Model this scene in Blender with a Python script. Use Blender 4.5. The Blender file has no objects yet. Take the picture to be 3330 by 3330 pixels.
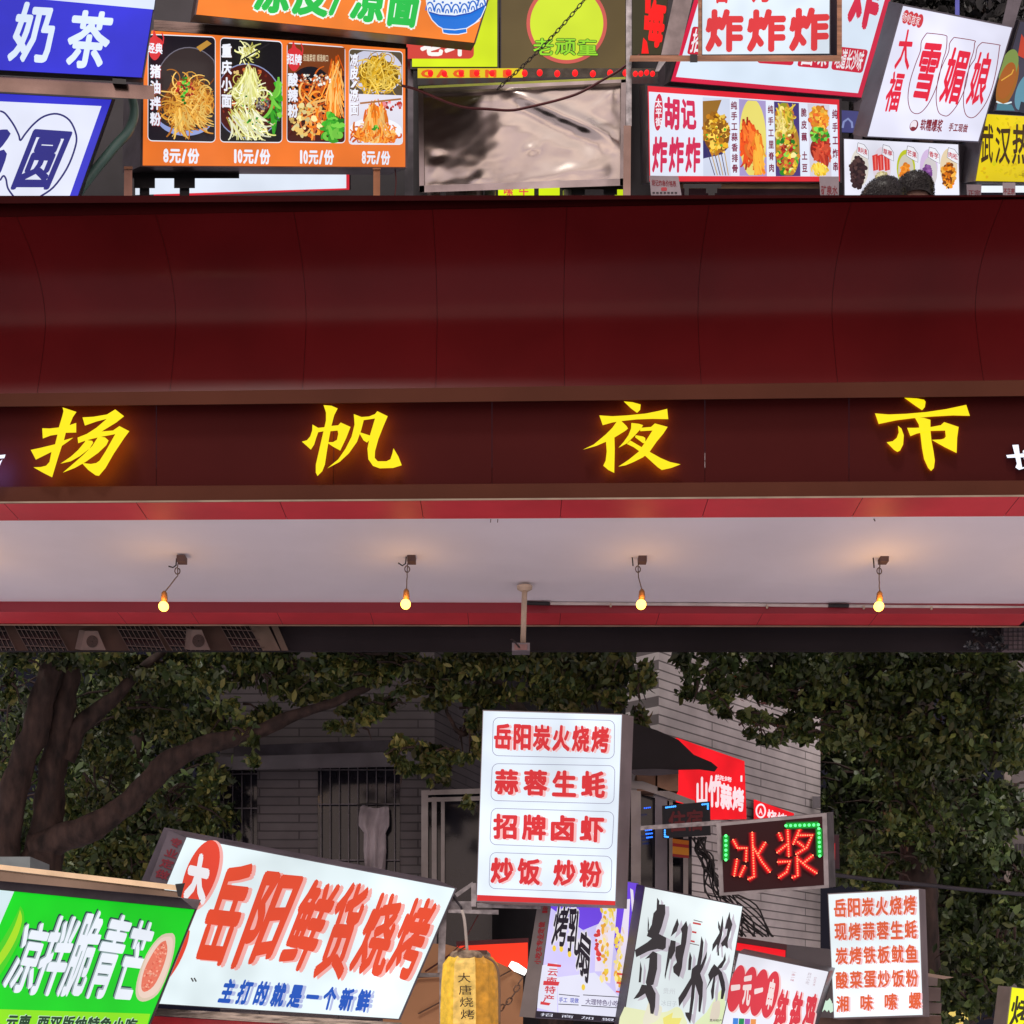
import bpy, bmesh, math, random
import numpy as np
from mathutils import Vector, noise as mnoise
random.seed(7)
sc = bpy.context.scene
COL = sc.collection

# ------------------------------------------------------------------ camera, sky, sun, exposure
KF = 0.728 / 3330.0           # metres per photograph pixel at one metre
CX, HY, CZ = 1665.0, 3430.0, 1.6
cd = bpy.data.cameras.new('Camera'); cam = bpy.data.objects.new('Camera', cd); COL.objects.link(cam)
cam.location = (0, 0, CZ); cam.rotation_euler = (math.pi / 2, 0, 0)
cd.sensor_width = 36; cd.lens = 36 / 0.728; cd.shift_y = (HY - 1665) / 3330.0
cd.clip_start = 0.05; cd.clip_end = 400
sc.camera = cam
sc.view_settings.view_transform = 'Standard'; sc.view_settings.look = 'None'
sc.view_settings.exposure = 0; sc.view_settings.gamma = 1
try: sc.view_settings.use_curve_mapping = False
except Exception: pass
sc.cycles.max_bounces = 6; sc.cycles.diffuse_bounces = 3; sc.cycles.glossy_bounces = 3
sc.cycles.sample_clamp_indirect = 4.0
sc.cycles.use_denoising = True

def lin(c):
    c = c / 255.0
    return c / 12.92 if c <= 0.04045 else ((c + 0.055) / 1.055) ** 2.4
def C(r, g, b): return (lin(r), lin(g), lin(b), 1.0)

w = bpy.data.worlds.new("World"); sc.world = w; w.use_nodes = True
nt = w.node_tree; nt.nodes.clear()
def N(t, **kw):
    n = nt.nodes.new(t)
    for k, v in kw.items(): setattr(n, k, v)
    return n
def L(a, b): nt.links.new(a, b)
wo = N('ShaderNodeOutputWorld'); bg = N('ShaderNodeBackground'); L(bg.outputs[0], wo.inputs[0])
tc = N('ShaderNodeTexCoord'); sx = N('ShaderNodeSeparateXYZ'); L(tc.outputs['Generated'], sx.inputs[0])
mr = N('ShaderNodeMapRange'); mr.inputs[1].default_value = -1; mr.inputs[2].default_value = 1
L(sx.outputs[1], mr.inputs[0])
cr = N('ShaderNodeValToRGB'); L(mr.outputs[0], cr.inputs[0])
e = cr.color_ramp.elements
e[0].position = 0.0; e[0].color = (0.98, 0.84, 0.84, 1)
e[1].position = 0.66; e[1].color = (0.012, 0.012, 0.02, 1)
k = e.new(0.30); k.color = (0.66, 0.61, 0.66, 1)
k = e.new(0.50); k.color = (0.52, 0.48, 0.54, 1)
nz = N('ShaderNodeTexNoise'); nz.inputs['Scale'].default_value = 4.6; nz.inputs['Detail'].default_value = 3
L(tc.outputs['Generated'], nz.inputs['Vector'])
nr = N('ShaderNodeValToRGB'); L(nz.outputs[0], nr.inputs[0])
e = nr.color_ramp.elements
e[0].position = 0.36; e[0].color = (0.52, 0.46, 0.58, 1)
e[1].position = 0.68; e[1].color = (1.32, 1.16, 0.98, 1)
k = e.new(0.5); k.color = (1.0, 0.88, 0.76, 1)
mx = N('ShaderNodeMixRGB', blend_type='MULTIPLY'); mx.inputs[0].default_value = 0.85
L(cr.outputs[0], mx.inputs[1]); L(nr.outputs[0], mx.inputs[2]); L(mx.outputs[0], bg.inputs[0])
bg.inputs[1].default_value = 1.25

sd = bpy.data.lights.new('fill_sun', 'SUN'); so = bpy.data.objects.new('fill_sun', sd); COL.objects.link(so)
sd.energy = 1.2; sd.angle = math.radians(10); sd.color = (1.0, 0.93, 0.86)  # added fill lamp: lifts the leaves and, by paving bounce, the soffit
so.rotation_euler = (math.radians(28), 0, math.radians(-20))

# ------------------------------------------------------------------ helpers
def P(px, py, d): return Vector(((px - CX) * KF * d, d, CZ + (HY - py) * KF * d))

def tag(o, label=None, cat=None, group=None, kind=None):
    if label: o['label'] = label
    if cat: o['category'] = cat
    if group: o['group'] = group
    if kind: o['kind'] = kind
    return o
def T(name, label, cat, base, group=None):
    o = bpy.data.objects.new(name, None); COL.objects.link(o); o.empty_display_size = 0.1
    o.location = base
    return tag(o, label, cat, group)
def M(name, V, F, mat, parent=None, cols=None, uvs=None, smooth=False, mats=None, fm=None):
    me = bpy.data.meshes.new(name)
    off = parent_loc(parent)
    me.from_pydata([tuple(Vector(v) - off) for v in V], [], F)
    if cols is not None:
        a = me.color_attributes.new('Col', 'FLOAT_COLOR', 'POINT')
        a.data.foreach_set('color', np.array(cols, dtype=np.float32).ravel())
    if uvs is not None:
        ul = me.uv_layers.new(name='UVMap')
        for lp in me.loops: ul.data[lp.index].uv = uvs[lp.vertex_index]
    for m_ in (mats or [mat]): me.materials.append(m_)
    if fm is not None: me.polygons.foreach_set('material_index', fm)
    if smooth: me.polygons.foreach_set('use_smooth', [True] * len(me.polygons))
    me.update()
    o = bpy.data.objects.new(name, me); COL.objects.link(o)
    if parent is not None: o.parent = parent
    return o
def parent_loc(p):
    v = Vector((0, 0, 0))
    while p is not None:
        v += p.location; p = p.parent
    return v

_mats = {}
def mat(name, color, rough=0.6, metal=0.0, var=0.25, scale=6.0, bump=0.0, coat=0.0, emit=None, es=0.0, aniso=None):
    if name in _mats: return _mats[name]
    m = bpy.data.materials.new(name); m.use_nodes = True
    t = m.node_tree; b = t.nodes['Principled BSDF']
    b.inputs['Roughness'].default_value = rough; b.inputs['Metallic'].default_value = metal
    b.inputs['Coat Weight'].default_value = coat
    g = t.nodes.new('ShaderNodeNewGeometry')
    n = t.nodes.new('ShaderNodeTexNoise'); n.inputs['Scale'].default_value = scale; n.inputs['Detail'].default_value = 6
    if aniso:
        mp = t.nodes.new('ShaderNodeMapping'); mp.inputs['Scale'].default_value = aniso
        t.links.new(g.outputs['Position'], mp.inputs[0]); t.links.new(mp.outputs[0], n.inputs['Vector'])
    else: t.links.new(g.outputs['Position'], n.inputs['Vector'])
    r = t.nodes.new('ShaderNodeValToRGB'); t.links.new(n.outputs[0], r.inputs[0])
    c = color
    r.color_ramp.elements[0].position = 0.3; r.color_ramp.elements[0].color = tuple(x * (1 - var) for x in c[:3]) + (1,)
    r.color_ramp.elements[1].position = 0.7; r.color_ramp.elements[1].color = tuple(min(1, x * (1 + var)) for x in c[:3]) + (1,)
    t.links.new(r.outputs[0], b.inputs['Base Color'])
    if bump:
        bp = t.nodes.new('ShaderNodeBump'); bp.inputs['Strength'].default_value = bump; bp.inputs['Distance'].default_value = 0.01
        t.links.new(n.outputs[0], bp.inputs['Height']); t.links.new(bp.outputs[0], b.inputs['Normal'])
    if emit:
        b.inputs['Emission Color'].default_value = emit; b.inputs['Emission Strength'].default_value = es
    _mats[name] = m; return m

def lit_mat(name, strength=1.0, sample='AUTO', spec=0.08, uneven=0.10):
    m = bpy.data.materials.new(name); m.use_nodes = True
    t = m.node_tree; b = t.nodes['Principled BSDF']
    b.inputs['Base Color'].default_value = (0.02, 0.02, 0.02, 1); b.inputs['Roughness'].default_value = 0.4
    b.inputs['Specular IOR Level'].default_value = spec
    a = t.nodes.new('ShaderNodeAttribute'); a.attribute_name = 'Col'
    t.links.new(a.outputs['Color'], b.inputs['Emission Color'])
    g = t.nodes.new('ShaderNodeNewGeometry'); n = t.nodes.new('ShaderNodeTexNoise')
    n.inputs['Scale'].default_value = 2.6; n.inputs['Detail'].default_value = 2
    t.links.new(g.outputs['Position'], n.inputs['Vector'])
    q = t.nodes.new('ShaderNodeMapRange'); q.inputs[1].default_value = 0.3; q.inputs[2].default_value = 0.7
    q.inputs[3].default_value = strength * (1 - uneven); q.inputs[4].default_value = strength * (1 + uneven * 0.6)
    t.links.new(n.outputs[0], q.inputs[0]); t.links.new(q.outputs[0], b.inputs['Emission Strength'])
    m.cycles.emission_sampling = sample
    return m
LIT = lit_mat('backlit_panel', 1.13, 'FRONT', uneven=0.20)
INK = lit_mat('backlit_print', 1.06, 'NONE')
HOT = lit_mat('led_light', 2.2, 'NONE', uneven=0.0)
def paper_mat():
    m = bpy.data.materials.new('printed_paper'); m.use_nodes = True
    t = m.node_tree; b = t.nodes['Principled BSDF']
    a = t.nodes.new('ShaderNodeAttribute'); a.attribute_name = 'Col'
    t.links.new(a.outputs['Color'], b.inputs['Base Color']); b.inputs['Roughness'].default_value = 0.6
    return m
PAPER = paper_mat()

DARK = mat('dark_metal', (0.035, 0.032, 0.042), 0.45, 0.3, 0.4, 9)
GREY = mat('grey_metal', (0.13, 0.12, 0.14), 0.4, 0.6, 0.35, 7)
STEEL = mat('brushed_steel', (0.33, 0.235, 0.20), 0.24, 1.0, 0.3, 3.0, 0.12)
GALV = mat('galvanised_steel', (0.36, 0.35, 0.36), 0.45, 0.7, 0.5, 22, 0.2)
WOOD = mat('raw_wood', (0.36, 0.17, 0.09), 0.6, 0, 0.4, 5, 0.2, aniso=(1, 8, 12))
BLACK = mat('black_plastic', (0.012, 0.012, 0.014), 0.5, 0, 0.3)

def bil(q, u, v):
    (ax, ay), (bx, by), (cx, cy), (dx, dy) = q
    x = ax * (1-u)*(1-v) + bx * u*(1-v) + cx * u*v + dx * (1-u)*v
    y = ay * (1-u)*(1-v) + by * u*(1-v) + cy * u*v + dy * (1-u)*v
    return (x, y)
def Z(x0, y0, s, pts):            # measured points, enlarged view -> photograph pixels
    return [(x0 + a / s, y0 + b / s) for a, b in pts]

_gl = {}
def glyph(ch):
    if ch in _gl: return _gl[ch]
    c = bpy.data.curves.new('glyph', 'FONT'); c.body = ch; c.size = 1; c.resolution_u = 2
    o = bpy.data.objects.new('glyph', c); COL.objects.link(o)
    bpy.context.view_layer.update()
    ev = o.evaluated_get(bpy.context.evaluated_depsgraph_get())
    m = bpy.data.meshes.new_from_object(ev)
    V = np.array([v.co[:2] for v in m.vertices]) if len(m.vertices) else np.zeros((0, 2))
    F = [tuple(p.vertices) for p in m.polygons]
    bpy.data.objects.remove(o); bpy.data.curves.remove(c); bpy.data.meshes.remove(m)
    _gl[ch] = (V, F); return _gl[ch]

class Art:
    """Flat print on one upright plane; sheets lie a fraction of a millimetre over each other."""
    def __init__(s, d, step=3e-4): s.d = d; s.step = step; s.n = 0; s.reset()
    def reset(s): s.V = []; s.F = []; s.K = []
    def _put(s, pts, faces, col, extra=0.0):
        o = len(s.V); y = s.d - s.n * s.step - extra
        for (a, b) in pts: s.V.append(P(a, b, y)); s.K.append(col)
        for f in faces: s.F.append(tuple(i + o for i in f))
    def up(s, k=1): s.n += k
    def poly(s, pts, col, up=True):
        s._put(pts, [tuple(range(len(pts)))], col)
        if up: s.n += 1
    def line(s, pts, wd, col, up=True):
        A = []; n = len(pts)
        for i in range(n):
            a = pts[max(0, i-1)]; b = pts[min(n-1, i+1)]
            dx, dy = b[0]-a[0], b[1]-a[1]; l = math.hypot(dx, dy) or 1
            ww = wd[i] if isinstance(wd, (list, tuple)) else wd
            A.append((pts[i][0] - dy/l*ww/2, pts[i][1] + dx/l*ww/2)); A.append((pts[i][0] + dy/l*ww/2, pts[i][1] - dx/l*ww/2))
        s._put(A, [(2*i, 2*i+1, 2*i+3, 2*i+2) for i in range(n-1)], col)
        if up: s.n += 1
    def oval(s, cx, cy, rx, ry, col, rot=0.0, n=36, wob=0.0, up=True):
        c, q = math.cos(rot), math.sin(rot); A = []
        for i in range(n):
            t = 2*math.pi*i/n; r = 1 + (random.uniform(-wob, wob) if wob else 0)
            x, y = rx*math.cos(t)*r, ry*math.sin(t)*r
            A.append((cx + x*c - y*q, cy + x*q + y*c))
        s.poly(A, col, up)
    def ch(s, c, quad, col, bold=0.03, fit=False):
        V, F = glyph(c)
        if not len(V): return
        if fit:
            lo = V.min(0) - bold; hi = V.max(0) + bold
        elif ord(c) < 256:
            lo = np.array([min(0.0, V[:, 0].min()) - bold, -0.06]); hi = np.array([V[:, 0].max() + bold + 0.03, 0.76])
        else:
            lo = np.array([0.05 - bold*0.5, -0.085 - bold*0.5]); hi = np.array([0.95 + bold*0.5, 0.835 + bold*0.5])
        sz = hi - lo
        sh = [(0, 0)] + ([(math.cos(t*math.pi/4)*bold, math.sin(t*math.pi/4)*bold) for t in range(8)] if bold > 0.004 else [])
        for k, (ox, oy) in enumerate(sh):
            pts = [bil(quad, (x + ox - lo[0]) / sz[0], 1 - (y + oy - lo[1]) / sz[1]) for x, y in V]
            s._put(pts, F, col, k * 2.5e-5)
    def text(s, st, quad, col, bold=0.03, vert=False, gap=0.08, shadow=None, soff=(8, 3), fit=False):
        wts = [0.55 if ord(c) < 256 else 1.0 for c in st]; tot = sum(wts)
        for ps in ((1, 0) if shadow else (0,)):
            acc = 0.0
            for c, wt in zip(st, wts):
                a, b = acc / tot, (acc + wt) / tot; g = gap * wt / tot / 2; acc += wt
                a += g; b -= g
                if vert: q = [bil(quad, 0, a), bil(quad, 1, a), bil(quad, 1, b), bil(quad, 0, b)]
                else: q = [bil(quad, a, 0), bil(quad, b, 0), bil(quad, b, 1), bil(quad, a, 1)]
                if ps: q = [(x + soff[0], y + soff[1]) for x, y in q]
                if c != ' ': s.ch(c, q, shadow if ps else col, bold, fit)
            s.n += 1
    def build(s, name, parent, m=None, label=None):
        o = M(name, s.V, s.F, m or INK, parent, cols=s.K); s.reset()
        if label: o['label'] = label
        return o

def prism(pts, d, t, ext=(0, 0), front=True):
    """solid with the outline pts at depth d, carried back t metres (ext: how far its back edge shifts, in pixels)"""
    n = len(pts)
    V = [P(x, y, d) for x, y in pts] + [P(x + ext[0], y + ext[1], d + t) for x, y in pts]
    F = [tuple(range(n)), tuple(range(2*n - 1, n - 1, -1))]
    F += [(i, n + i, n + (i+1) % n, (i+1) % n) for i in range(n)]
    return V, F
def slab(name, pts, d, t, m, parent=None, ext=(0, 0)):
    V, F = prism(pts, d, t, ext); return M(name, V, F, m, parent)
def grow(q, g):
    cx = sum(p[0] for p in q) / len(q); cy = sum(p[1] for p in q) / len(q)
    out = []
    for x, y in q:
        l = math.hypot(x-cx, y-cy); out.append((x + (x-cx)/l*g*1.4, y + (y-cy)/l*g*1.4))
    return out
def rect(x0, y0, x1, y1): return [(x0, y0), (x1, y0), (x1, y1), (x0, y1)]
def rrect(q, r=0.06, n=5):
    w_ = math.hypot(q[1][0]-q[0][0], q[1][1]-q[0][1]); h_ = math.hypot(q[3][0]-q[0][0], q[3][1]-q[0][1])
    ru, rv = r, r * w_ / h_; A = []
    for (cu, cv, a0) in ((1-ru, rv, -90), (1-ru, 1-rv, 0), (ru, 1-rv, 90), (ru, rv, 180)):
        for i in range(n + 1):
            t = math.radians(a0 + 90*i/n); A.append(bil(q, cu + ru*math.cos(t), cv + rv*math.sin(t)))
    return A

class Sign:
    def __init__(s, name, label, cat, quad, d, t=0.12, ext=(0, 0), frame=8, face=None, cmat=None, group=None, lit=None):
        cx = sum(p[0] for p in quad) / 4; yb = max(p[1] for p in quad)
        s.root = T(name, label, cat, P(cx, yb, d), group); s.d = d; s.q = quad
        slab('case', grow(quad, frame), d + 0.004, t, cmat or DARK, s.root, ext)
        s.a = Art(d)
        if face is not None:
            s.a.poly(quad, face); s.a.build('panel', s.root, lit or LIT)
        s.a.n = 8
    def done(s, name='lettering', m=None, label=None): return s.a.build(name, s.root, m, label)

def tube(pts, r, n=8, closed=False):
    V = []; F = []; m = len(pts)
    up = Vector((0.31, 0.52, 0.79))
    for i in range(m):
        a = pts[(i-1) % m] if closed else pts[max(0, i-1)]; b = pts[(i+1) % m] if closed else pts[min(m-1, i+1)]
        t = (b - a).normalized(); x = t.cross(up).normalized(); y = t.cross(x)
        rr = r[i] if isinstance(r, (list, tuple)) else r
        for j in range(n):
            q = 2*math.pi*j/n; V.append(pts[i] + x*math.cos(q)*rr + y*math.sin(q)*rr)
    for i in range(m if closed else m-1):
        for j in range(n):
            F.append((i*n + j, i*n + (j+1) % n, ((i+1) % m)*n + (j+1) % n, ((i+1) % m)*n + j))
    if not closed: F.append(tuple(range(n-1, -1, -1))); F.append(tuple(range((m-1)*n, m*n)))
    return V, F
def join(parts):
    V = []; F = []
    for v, f in parts:
        o = len(V); V += v; F += [tuple(i + o for i in q) for q in f]
    return V, F
def smoothpts(pts, k=5):
    out = []; n = len(pts)
    for i in range(n - 1):
        p0, p1, p2, p3 = pts[max(0, i-1)], pts[i], pts[i+1], pts[min(n-1, i+2)]
        for j in range(k):
            t = j / k
            out.append(tuple(0.5*((2*b) + (-a+c)*t + (2*a-5*b+4*c-e_)*t*t + (-a+3*b-3*c+e_)*t**3) for a, b, c, e_ in zip(p0, p1, p2, p3)))
    out.append(tuple(pts[-1])); return out
def cable(name, label, cat, pts, d, rpx, m, parent=None, group=None):
    ps = smoothpts([(p[0], p[1], (p[2] if len(p) > 2 else d)) for p in pts], 6)
    V, F = tube([P(*p) for p in ps], rpx * KF * d, 7)
    o = M(name, V, F, m, parent, smooth=True)
    if parent is None: tag(o, label, cat, group)
    return o
def boxw(x0, x1, y0, y1, z0, z1):
    V = [Vector(p) for p in ((x0,y0,z0),(x1,y0,z0),(x1,y1,z0),(x0,y1,z0),(x0,y0,z1),(x1,y0,z1),(x1,y1,z1),(x0,y1,z1))]
    return V, [(0,3,2,1),(4,5,6,7),(0,1,5,4),(1,2,6,5),(2,3,7,6),(3,0,4,7)]
def boxpx(x0, y0, x1, y1, d, t):          # box whose front face covers these photo pixels
    a = P(x0, y1, d); b = P(x1, y0, d)
    return boxw(a.x, b.x, d, d + t, a.z, b.z)

WHITE = C(226, 233, 245); RED = C(222, 40, 52); CRIM = C(205, 28, 60); ORANGE = C(236, 122, 40)
LIME = C(200, 225, 20); NAVY = C(40, 42, 140)

# ------------------------------------------------------------------ ground, deck, sky behind the canopy
PAVE = mat('pale_paving', (0.70, 0.67, 0.75), 0.85, 0, 0.15, 1.4, 0.1)
V, F = boxw(-150, 150, -150, 150, -0.2, 0); tag(M('ground', V, F, PAVE), kind='structure')
V, F = boxw(-6, 6, 7.62, 9.3, 4.62, 4.78); tag(M('upper_walkway', V, F, mat('walkway_concrete', (0.12, 0.12, 0.12), 0.9)), kind='structure')
NSKY = mat('night_sky_cloth', (0.020, 0.016, 0.020), 0.95, 0, 0.35, 1.1)
a = P(-1500, 2117, 9.30); b = P(4800, 2117, 9.30)
V, F = boxw(a.x, b.x, 9.30, 9.33, a.z, 4.86); tag(M('sky', V, F, NSKY), kind='structure')

# ------------------------------------------------------------------ the gate canopy
gate = T('gate_canopy', 'long maroon canopy with curved fascia, brown bands and white soffit', 'canopy', P(1665, 2035, 8.2))
MAROON = mat('maroon_panel', (0.108, 0.0066, 0.0080), 0.30, 0.0, 0.16, 1.6, 0.035)
MAROON.node_tree.nodes['Principled BSDF'].inputs['Specular IOR Level'].default_value = 0.17
MAROON_D = mat('maroon_trim', (0.030, 0.0025, 0.003), 0.6, 0, 0.2, 2)
MAROON_D.node_tree.nodes['Principled BSDF'].inputs['Specular IOR Level'].default_value = 0.02
BOARD = mat('letter_board', (0.058, 0.0085, 0.008), 0.5, 0, 0.10, 1.5)
BOARD.node_tree.nodes['Principled BSDF'].inputs['Specular IOR Level'].default_value = 0.04
BROWN = mat('brown_trim', (0.090, 0.030, 0.018), 0.5, 0, 0.12, 2)
BROWN.node_tree.nodes['Principled BSDF'].inputs['Specular IOR Level'].default_value = 0.05
REDP = mat('red_panel', (0.68, 0.050, 0.070), 0.50, 0, 0.14, 2.4)
REDD = mat('dark_red_panel', (0.30, 0.028, 0.042), 0.4, 0, 0.12, 1.6)
SOFF = mat('white_soffit', (0.86, 0.85, 0.92), 0.75, 0, 0.06, 1.2)
CREAM = mat('cream_strip', (0.30, 0.24, 0.17), 0.5)
def yawf(x): return 1.006 - 0.012 * x / 3330.0
def yl(y0, y1, x): return y0 + (y1 - y0) * x / 3330.0
def edge(x, y0, y1, d):           # x is the pixel column at depth 7.27
    X = (x - CX) * KF * 7.27; dd = d * yawf(x)
    return Vector((X, dd, CZ + (HY - yl(y0, y1, x)) * KF * dd))
def loft(prof, x0, x1, nx=2):
    V = []; F = []; m = len(prof)
    for i in range(nx):
        x = x0 + (x1 - x0) * i / (nx - 1)
        for (a, b, d) in prof: V.append(edge(x, a, b, d))
    for i in range(nx - 1):
        for j in range(m - 1): F.append((i*m + j, (i+1)*m + j, (i+1)*m + j + 1, i*m + j + 1))
    return V, F
XL, XR = -700, 4030
# rim along the top of the fascia
V, F = loft([(637, 637, 7.20), (637, 637, 6.90), (662, 638.5, 6.89), (664, 639, 6.93), (706, 641, 6.93), (708, 642, 7.02)], XL, XR); M('rim', V, F, MAROON_D, gate)
# curved fascia panels between seams
prof = []
for i in range(25):
    t = i / 24.0
    ya = 706 + (1280 - 706) * t; yb = 641 + (1236 - 641) * t
    dep = 6.97 + 0.43 * math.sin(min(1, t / 0.62) * math.pi / 2) - 0.13 * max(0, (t - 0.62) / 0.38) ** 1.3
    prof.append((ya, yb, dep))
seams = [-760, -325, 112, 548, 982, 1417, 1836, 2279, 2720, 3190, 3640, 4090]
for a, b in zip(seams[:-1], seams[1:]):
    V, F = loft(prof, a + 0.7, b - 0.7, 6)
    M('fascia_panel', V, F, MAROON, gate, smooth=True)
V, F = loft([(p[0], p[1], p[2] + 0.02) for p in prof], XL - 80, XR + 80); M('seam_backing', V, F, BLACK, gate)
V, F = loft([(1279, 1235, 7.30), (1280, 1236, 7.19), (1322, 1287, 7.19), (1324, 1289, 7.28)], XL, XR); M('upper_band', V, F, BROWN, gate)
bs = [-760, -260, 505, 1085, 1600, 2290, 2755, 3450, 4090]
for a, b in zip(bs[:-1], bs[1:]):
    V, F = loft([(1320, 1285, 7.26), (1586, 1565, 7.26)], a + 0.8, b - 0.8); M('letter_board', V, F, BOARD, gate)
V, F = loft([(1583, 1562, 7.29), (1584, 1563, 7.20), (1632, 1610, 7.20)], XL, XR); M('lower_band', V, F, BROWN, gate)
V, F = loft([(1631, 1609, 7.20), (1631, 1609, 7.185), (1637, 1615, 7.185), (1637, 1615, 7.22)], XL, XR); M('trim_strip', V, F, CREAM, gate)
ls = [-500, 20, 450, 915, 1370, 1825, 2295, 2790, 3290, 3800]
for a, b in zip(ls[:-1], ls[1:]):
    V, F = loft([(1638, 1615, 7.20), (1693, 1679, 7.43)], a + 0.9, b - 0.9); M('front_lip_panel', V, F, REDP, gate)
V, F = loft([(1637, 1614, 7.23), (1692, 1678, 7.45)], XL, XR); M('lip_backing', V, F, BLACK, gate)
V, F = loft([(1690, 1676, 7.425), (1686, 1672, 7.43), (1960, 1966, 8.84)], XL, XR); M('soffit', V, F, SOFF, gate)
V, F = loft([(1950, 1958, 8.82), (1991, 1996, 8.815)], XL, XR); M('rear_beam', V, F, REDD, gate)
ls = [-600, 100, 395, 735, 1105, 1490, 1857, 2245, 2650, 3100, 3700]
for a, b in zip(ls[:-1], ls[1:]):
    V, F = loft([(1991, 1996, 8.815), (2031, 2036, 9.05)], a + 0.9, b - 0.9); M('rear_lip_panel', V, F, REDP, gate)
V, F = loft([(2030, 2035, 9.05), (2030, 2035, 9.03), (2035, 2040, 9.03), (2035, 2040, 9.28)], XL, XR); M('rear_trim', V, F, CREAM, gate)
V, F = loft([(1990, 1995, 8.83), (2031, 2036, 9.07)], XL, XR); M('rear_backing', V, F, BLACK, gate)

# ------------------------------------------------------------------ the four big yellow letters
YEL = lit_mat('yellow_letter_face', 1.05, 'NONE', uneven=0.03)
def emit_only(name, col, s):
    m = bpy.data.materials.new(name); m.use_nodes = True; t = m.node_tree; b = t.nodes['Principled BSDF']
    b.inputs['Base Color'].default_value = (0.02, 0.02, 0.02, 1); b.inputs['Specular IOR Level'].default_value = 0.15
    b.inputs['Emission Color'].default_value = col; b.inputs['Emission Strength'].default_value = s
    return m
YBACK = emit_only('yellow_letter_back_glow', (1.0, 0.72, 0.03, 1), 7.0)
YSIDE = emit_only('yellow_letter_return', (0.9, 0.62, 0.01, 1), 0.8)
BBACK = emit_only('blue_letter_back_glow', (0.15, 0.3, 1.0, 1), 22.0)
BSIDE = emit_only('white_letter_return', (0.5, 0.6, 1.0, 1), 0.4)
def solid_letter(name, label, polys, d, t, face, back, side, col, cat='sign letter', group=None):
    V = []; F = []; K = []; fm = []
    for i, pts in enumerate(polys):
        dd = d - i * 0.0012; n = len(pts); o = len(V)
        area = sum(pts[j][0]*pts[(j+1) % n][1] - pts[(j+1) % n][0]*pts[j][1] for j in range(n))
        if area < 0: pts = pts[::-1]
        V += [P(x, y, dd) for x, y in pts] + [P(x, y, dd + t) for x, y in pts]; K += [col] * (2*n)
        F.append(tuple(o + j for j in range(n))); fm.append(0)
        F.append(tuple(o + 2*n - 1 - j for j in range(n))); fm.append(1)
        for j in range(n): F.append((o + j, o + n + j, o + n + (j+1) % n, o + (j+1) % n)); fm.append(2)
    base = P(sum(p[0] for q in polys for p in q) / sum(len(q) for q in polys), max(p[1] for q in polys for p in q), d)
    o = M(name, [v - base for v in V], F, None, None, cols=K, mats=[face, back, side], fm=fm)
    o.location = base
    return tag(o, label, cat, group)
def zl(x0, *polys): return [Z(x0, 1250, 2.3, p) for p in polys]
YC = C(255, 232, 0)
LD, LT = 7.19, 0.03
GL = 'yellow letters across the canopy'
solid_letter('sign_letter', 'yellow glowing Chinese character 扬 at the canopy end with the hand radical', zl(0,
 [(468,172),(572,206),(545,245),(520,305),(570,288),(570,360),(492,362),(478,418),(548,398),(520,420),(463,460),(432,555),(390,695),(320,660),(250,620),(305,618),(345,608),(370,580),(385,505),(268,563),(230,490),(300,475),(412,448),(430,375),(380,382),(320,405),(316,328),(370,330),(440,322),(465,240),(475,200)],
 [(617,247),(700,242),(800,225),(862,187),(928,238),(870,285),(760,352),(845,345),(893,312),(967,350),(930,400),(850,520),(790,625),(740,684),(715,680),(660,640),(612,588),(680,595),(720,588),(745,570),(790,500),(862,372),(735,396),(640,420),(585,440),(580,398),(650,370),(720,325),(798,258),(720,278),(635,308)],
 [(640,415),(690,422),(697,436),(670,480),(600,535),(530,575),(452,593),(530,540),(585,490),(635,430)],
 [(735,390),(785,396),(812,420),(795,455),(735,512),(640,580),(560,625),(470,660),(540,600),(620,530),(690,460)]), LD, LT, YEL, YBACK, YSIDE, YC, group=GL)
solid_letter('sign_letter', 'yellow glowing Chinese character 帆 of two upright halves, between 扬 and 夜', zl(800,
 [(580,155),(640,160),(686,180),(660,230),(640,305),(622,400),(605,500),(590,600),(570,650),(535,685),(522,660),(522,600),(545,500),(575,370),(598,270),(598,210)],
 [(497,300),(540,325),(612,318),(606,345),(540,358),(525,400),(510,450),(485,488),(418,428),(455,418),(480,390),(495,345)],
 [(620,312),(690,306),(708,285),(782,318),(750,400),(705,495),(655,468),(600,432),(650,432),(680,415),(690,370),(685,345),(612,352)],
 [(806,222),(862,243),(880,270),(862,340),(830,430),(770,515),(700,580),(608,628),(690,560),(745,480),(790,390),(812,300)],
 [(850,245),(920,240),(965,222),(982,200),(1060,238),(1025,320),(990,410),(965,500),(963,550),(985,575),(1050,575),(1080,560),(1095,515),(1103,478),(1140,540),(1165,605),(1100,625),(1000,628),(950,610),(915,560),(908,480),(930,370),(965,255),(875,268)],
 [(842,355),(935,385),(928,410),(905,435),(880,420)]), LD, LT, YEL, YBACK, YSIDE, YC, group=GL)
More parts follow.
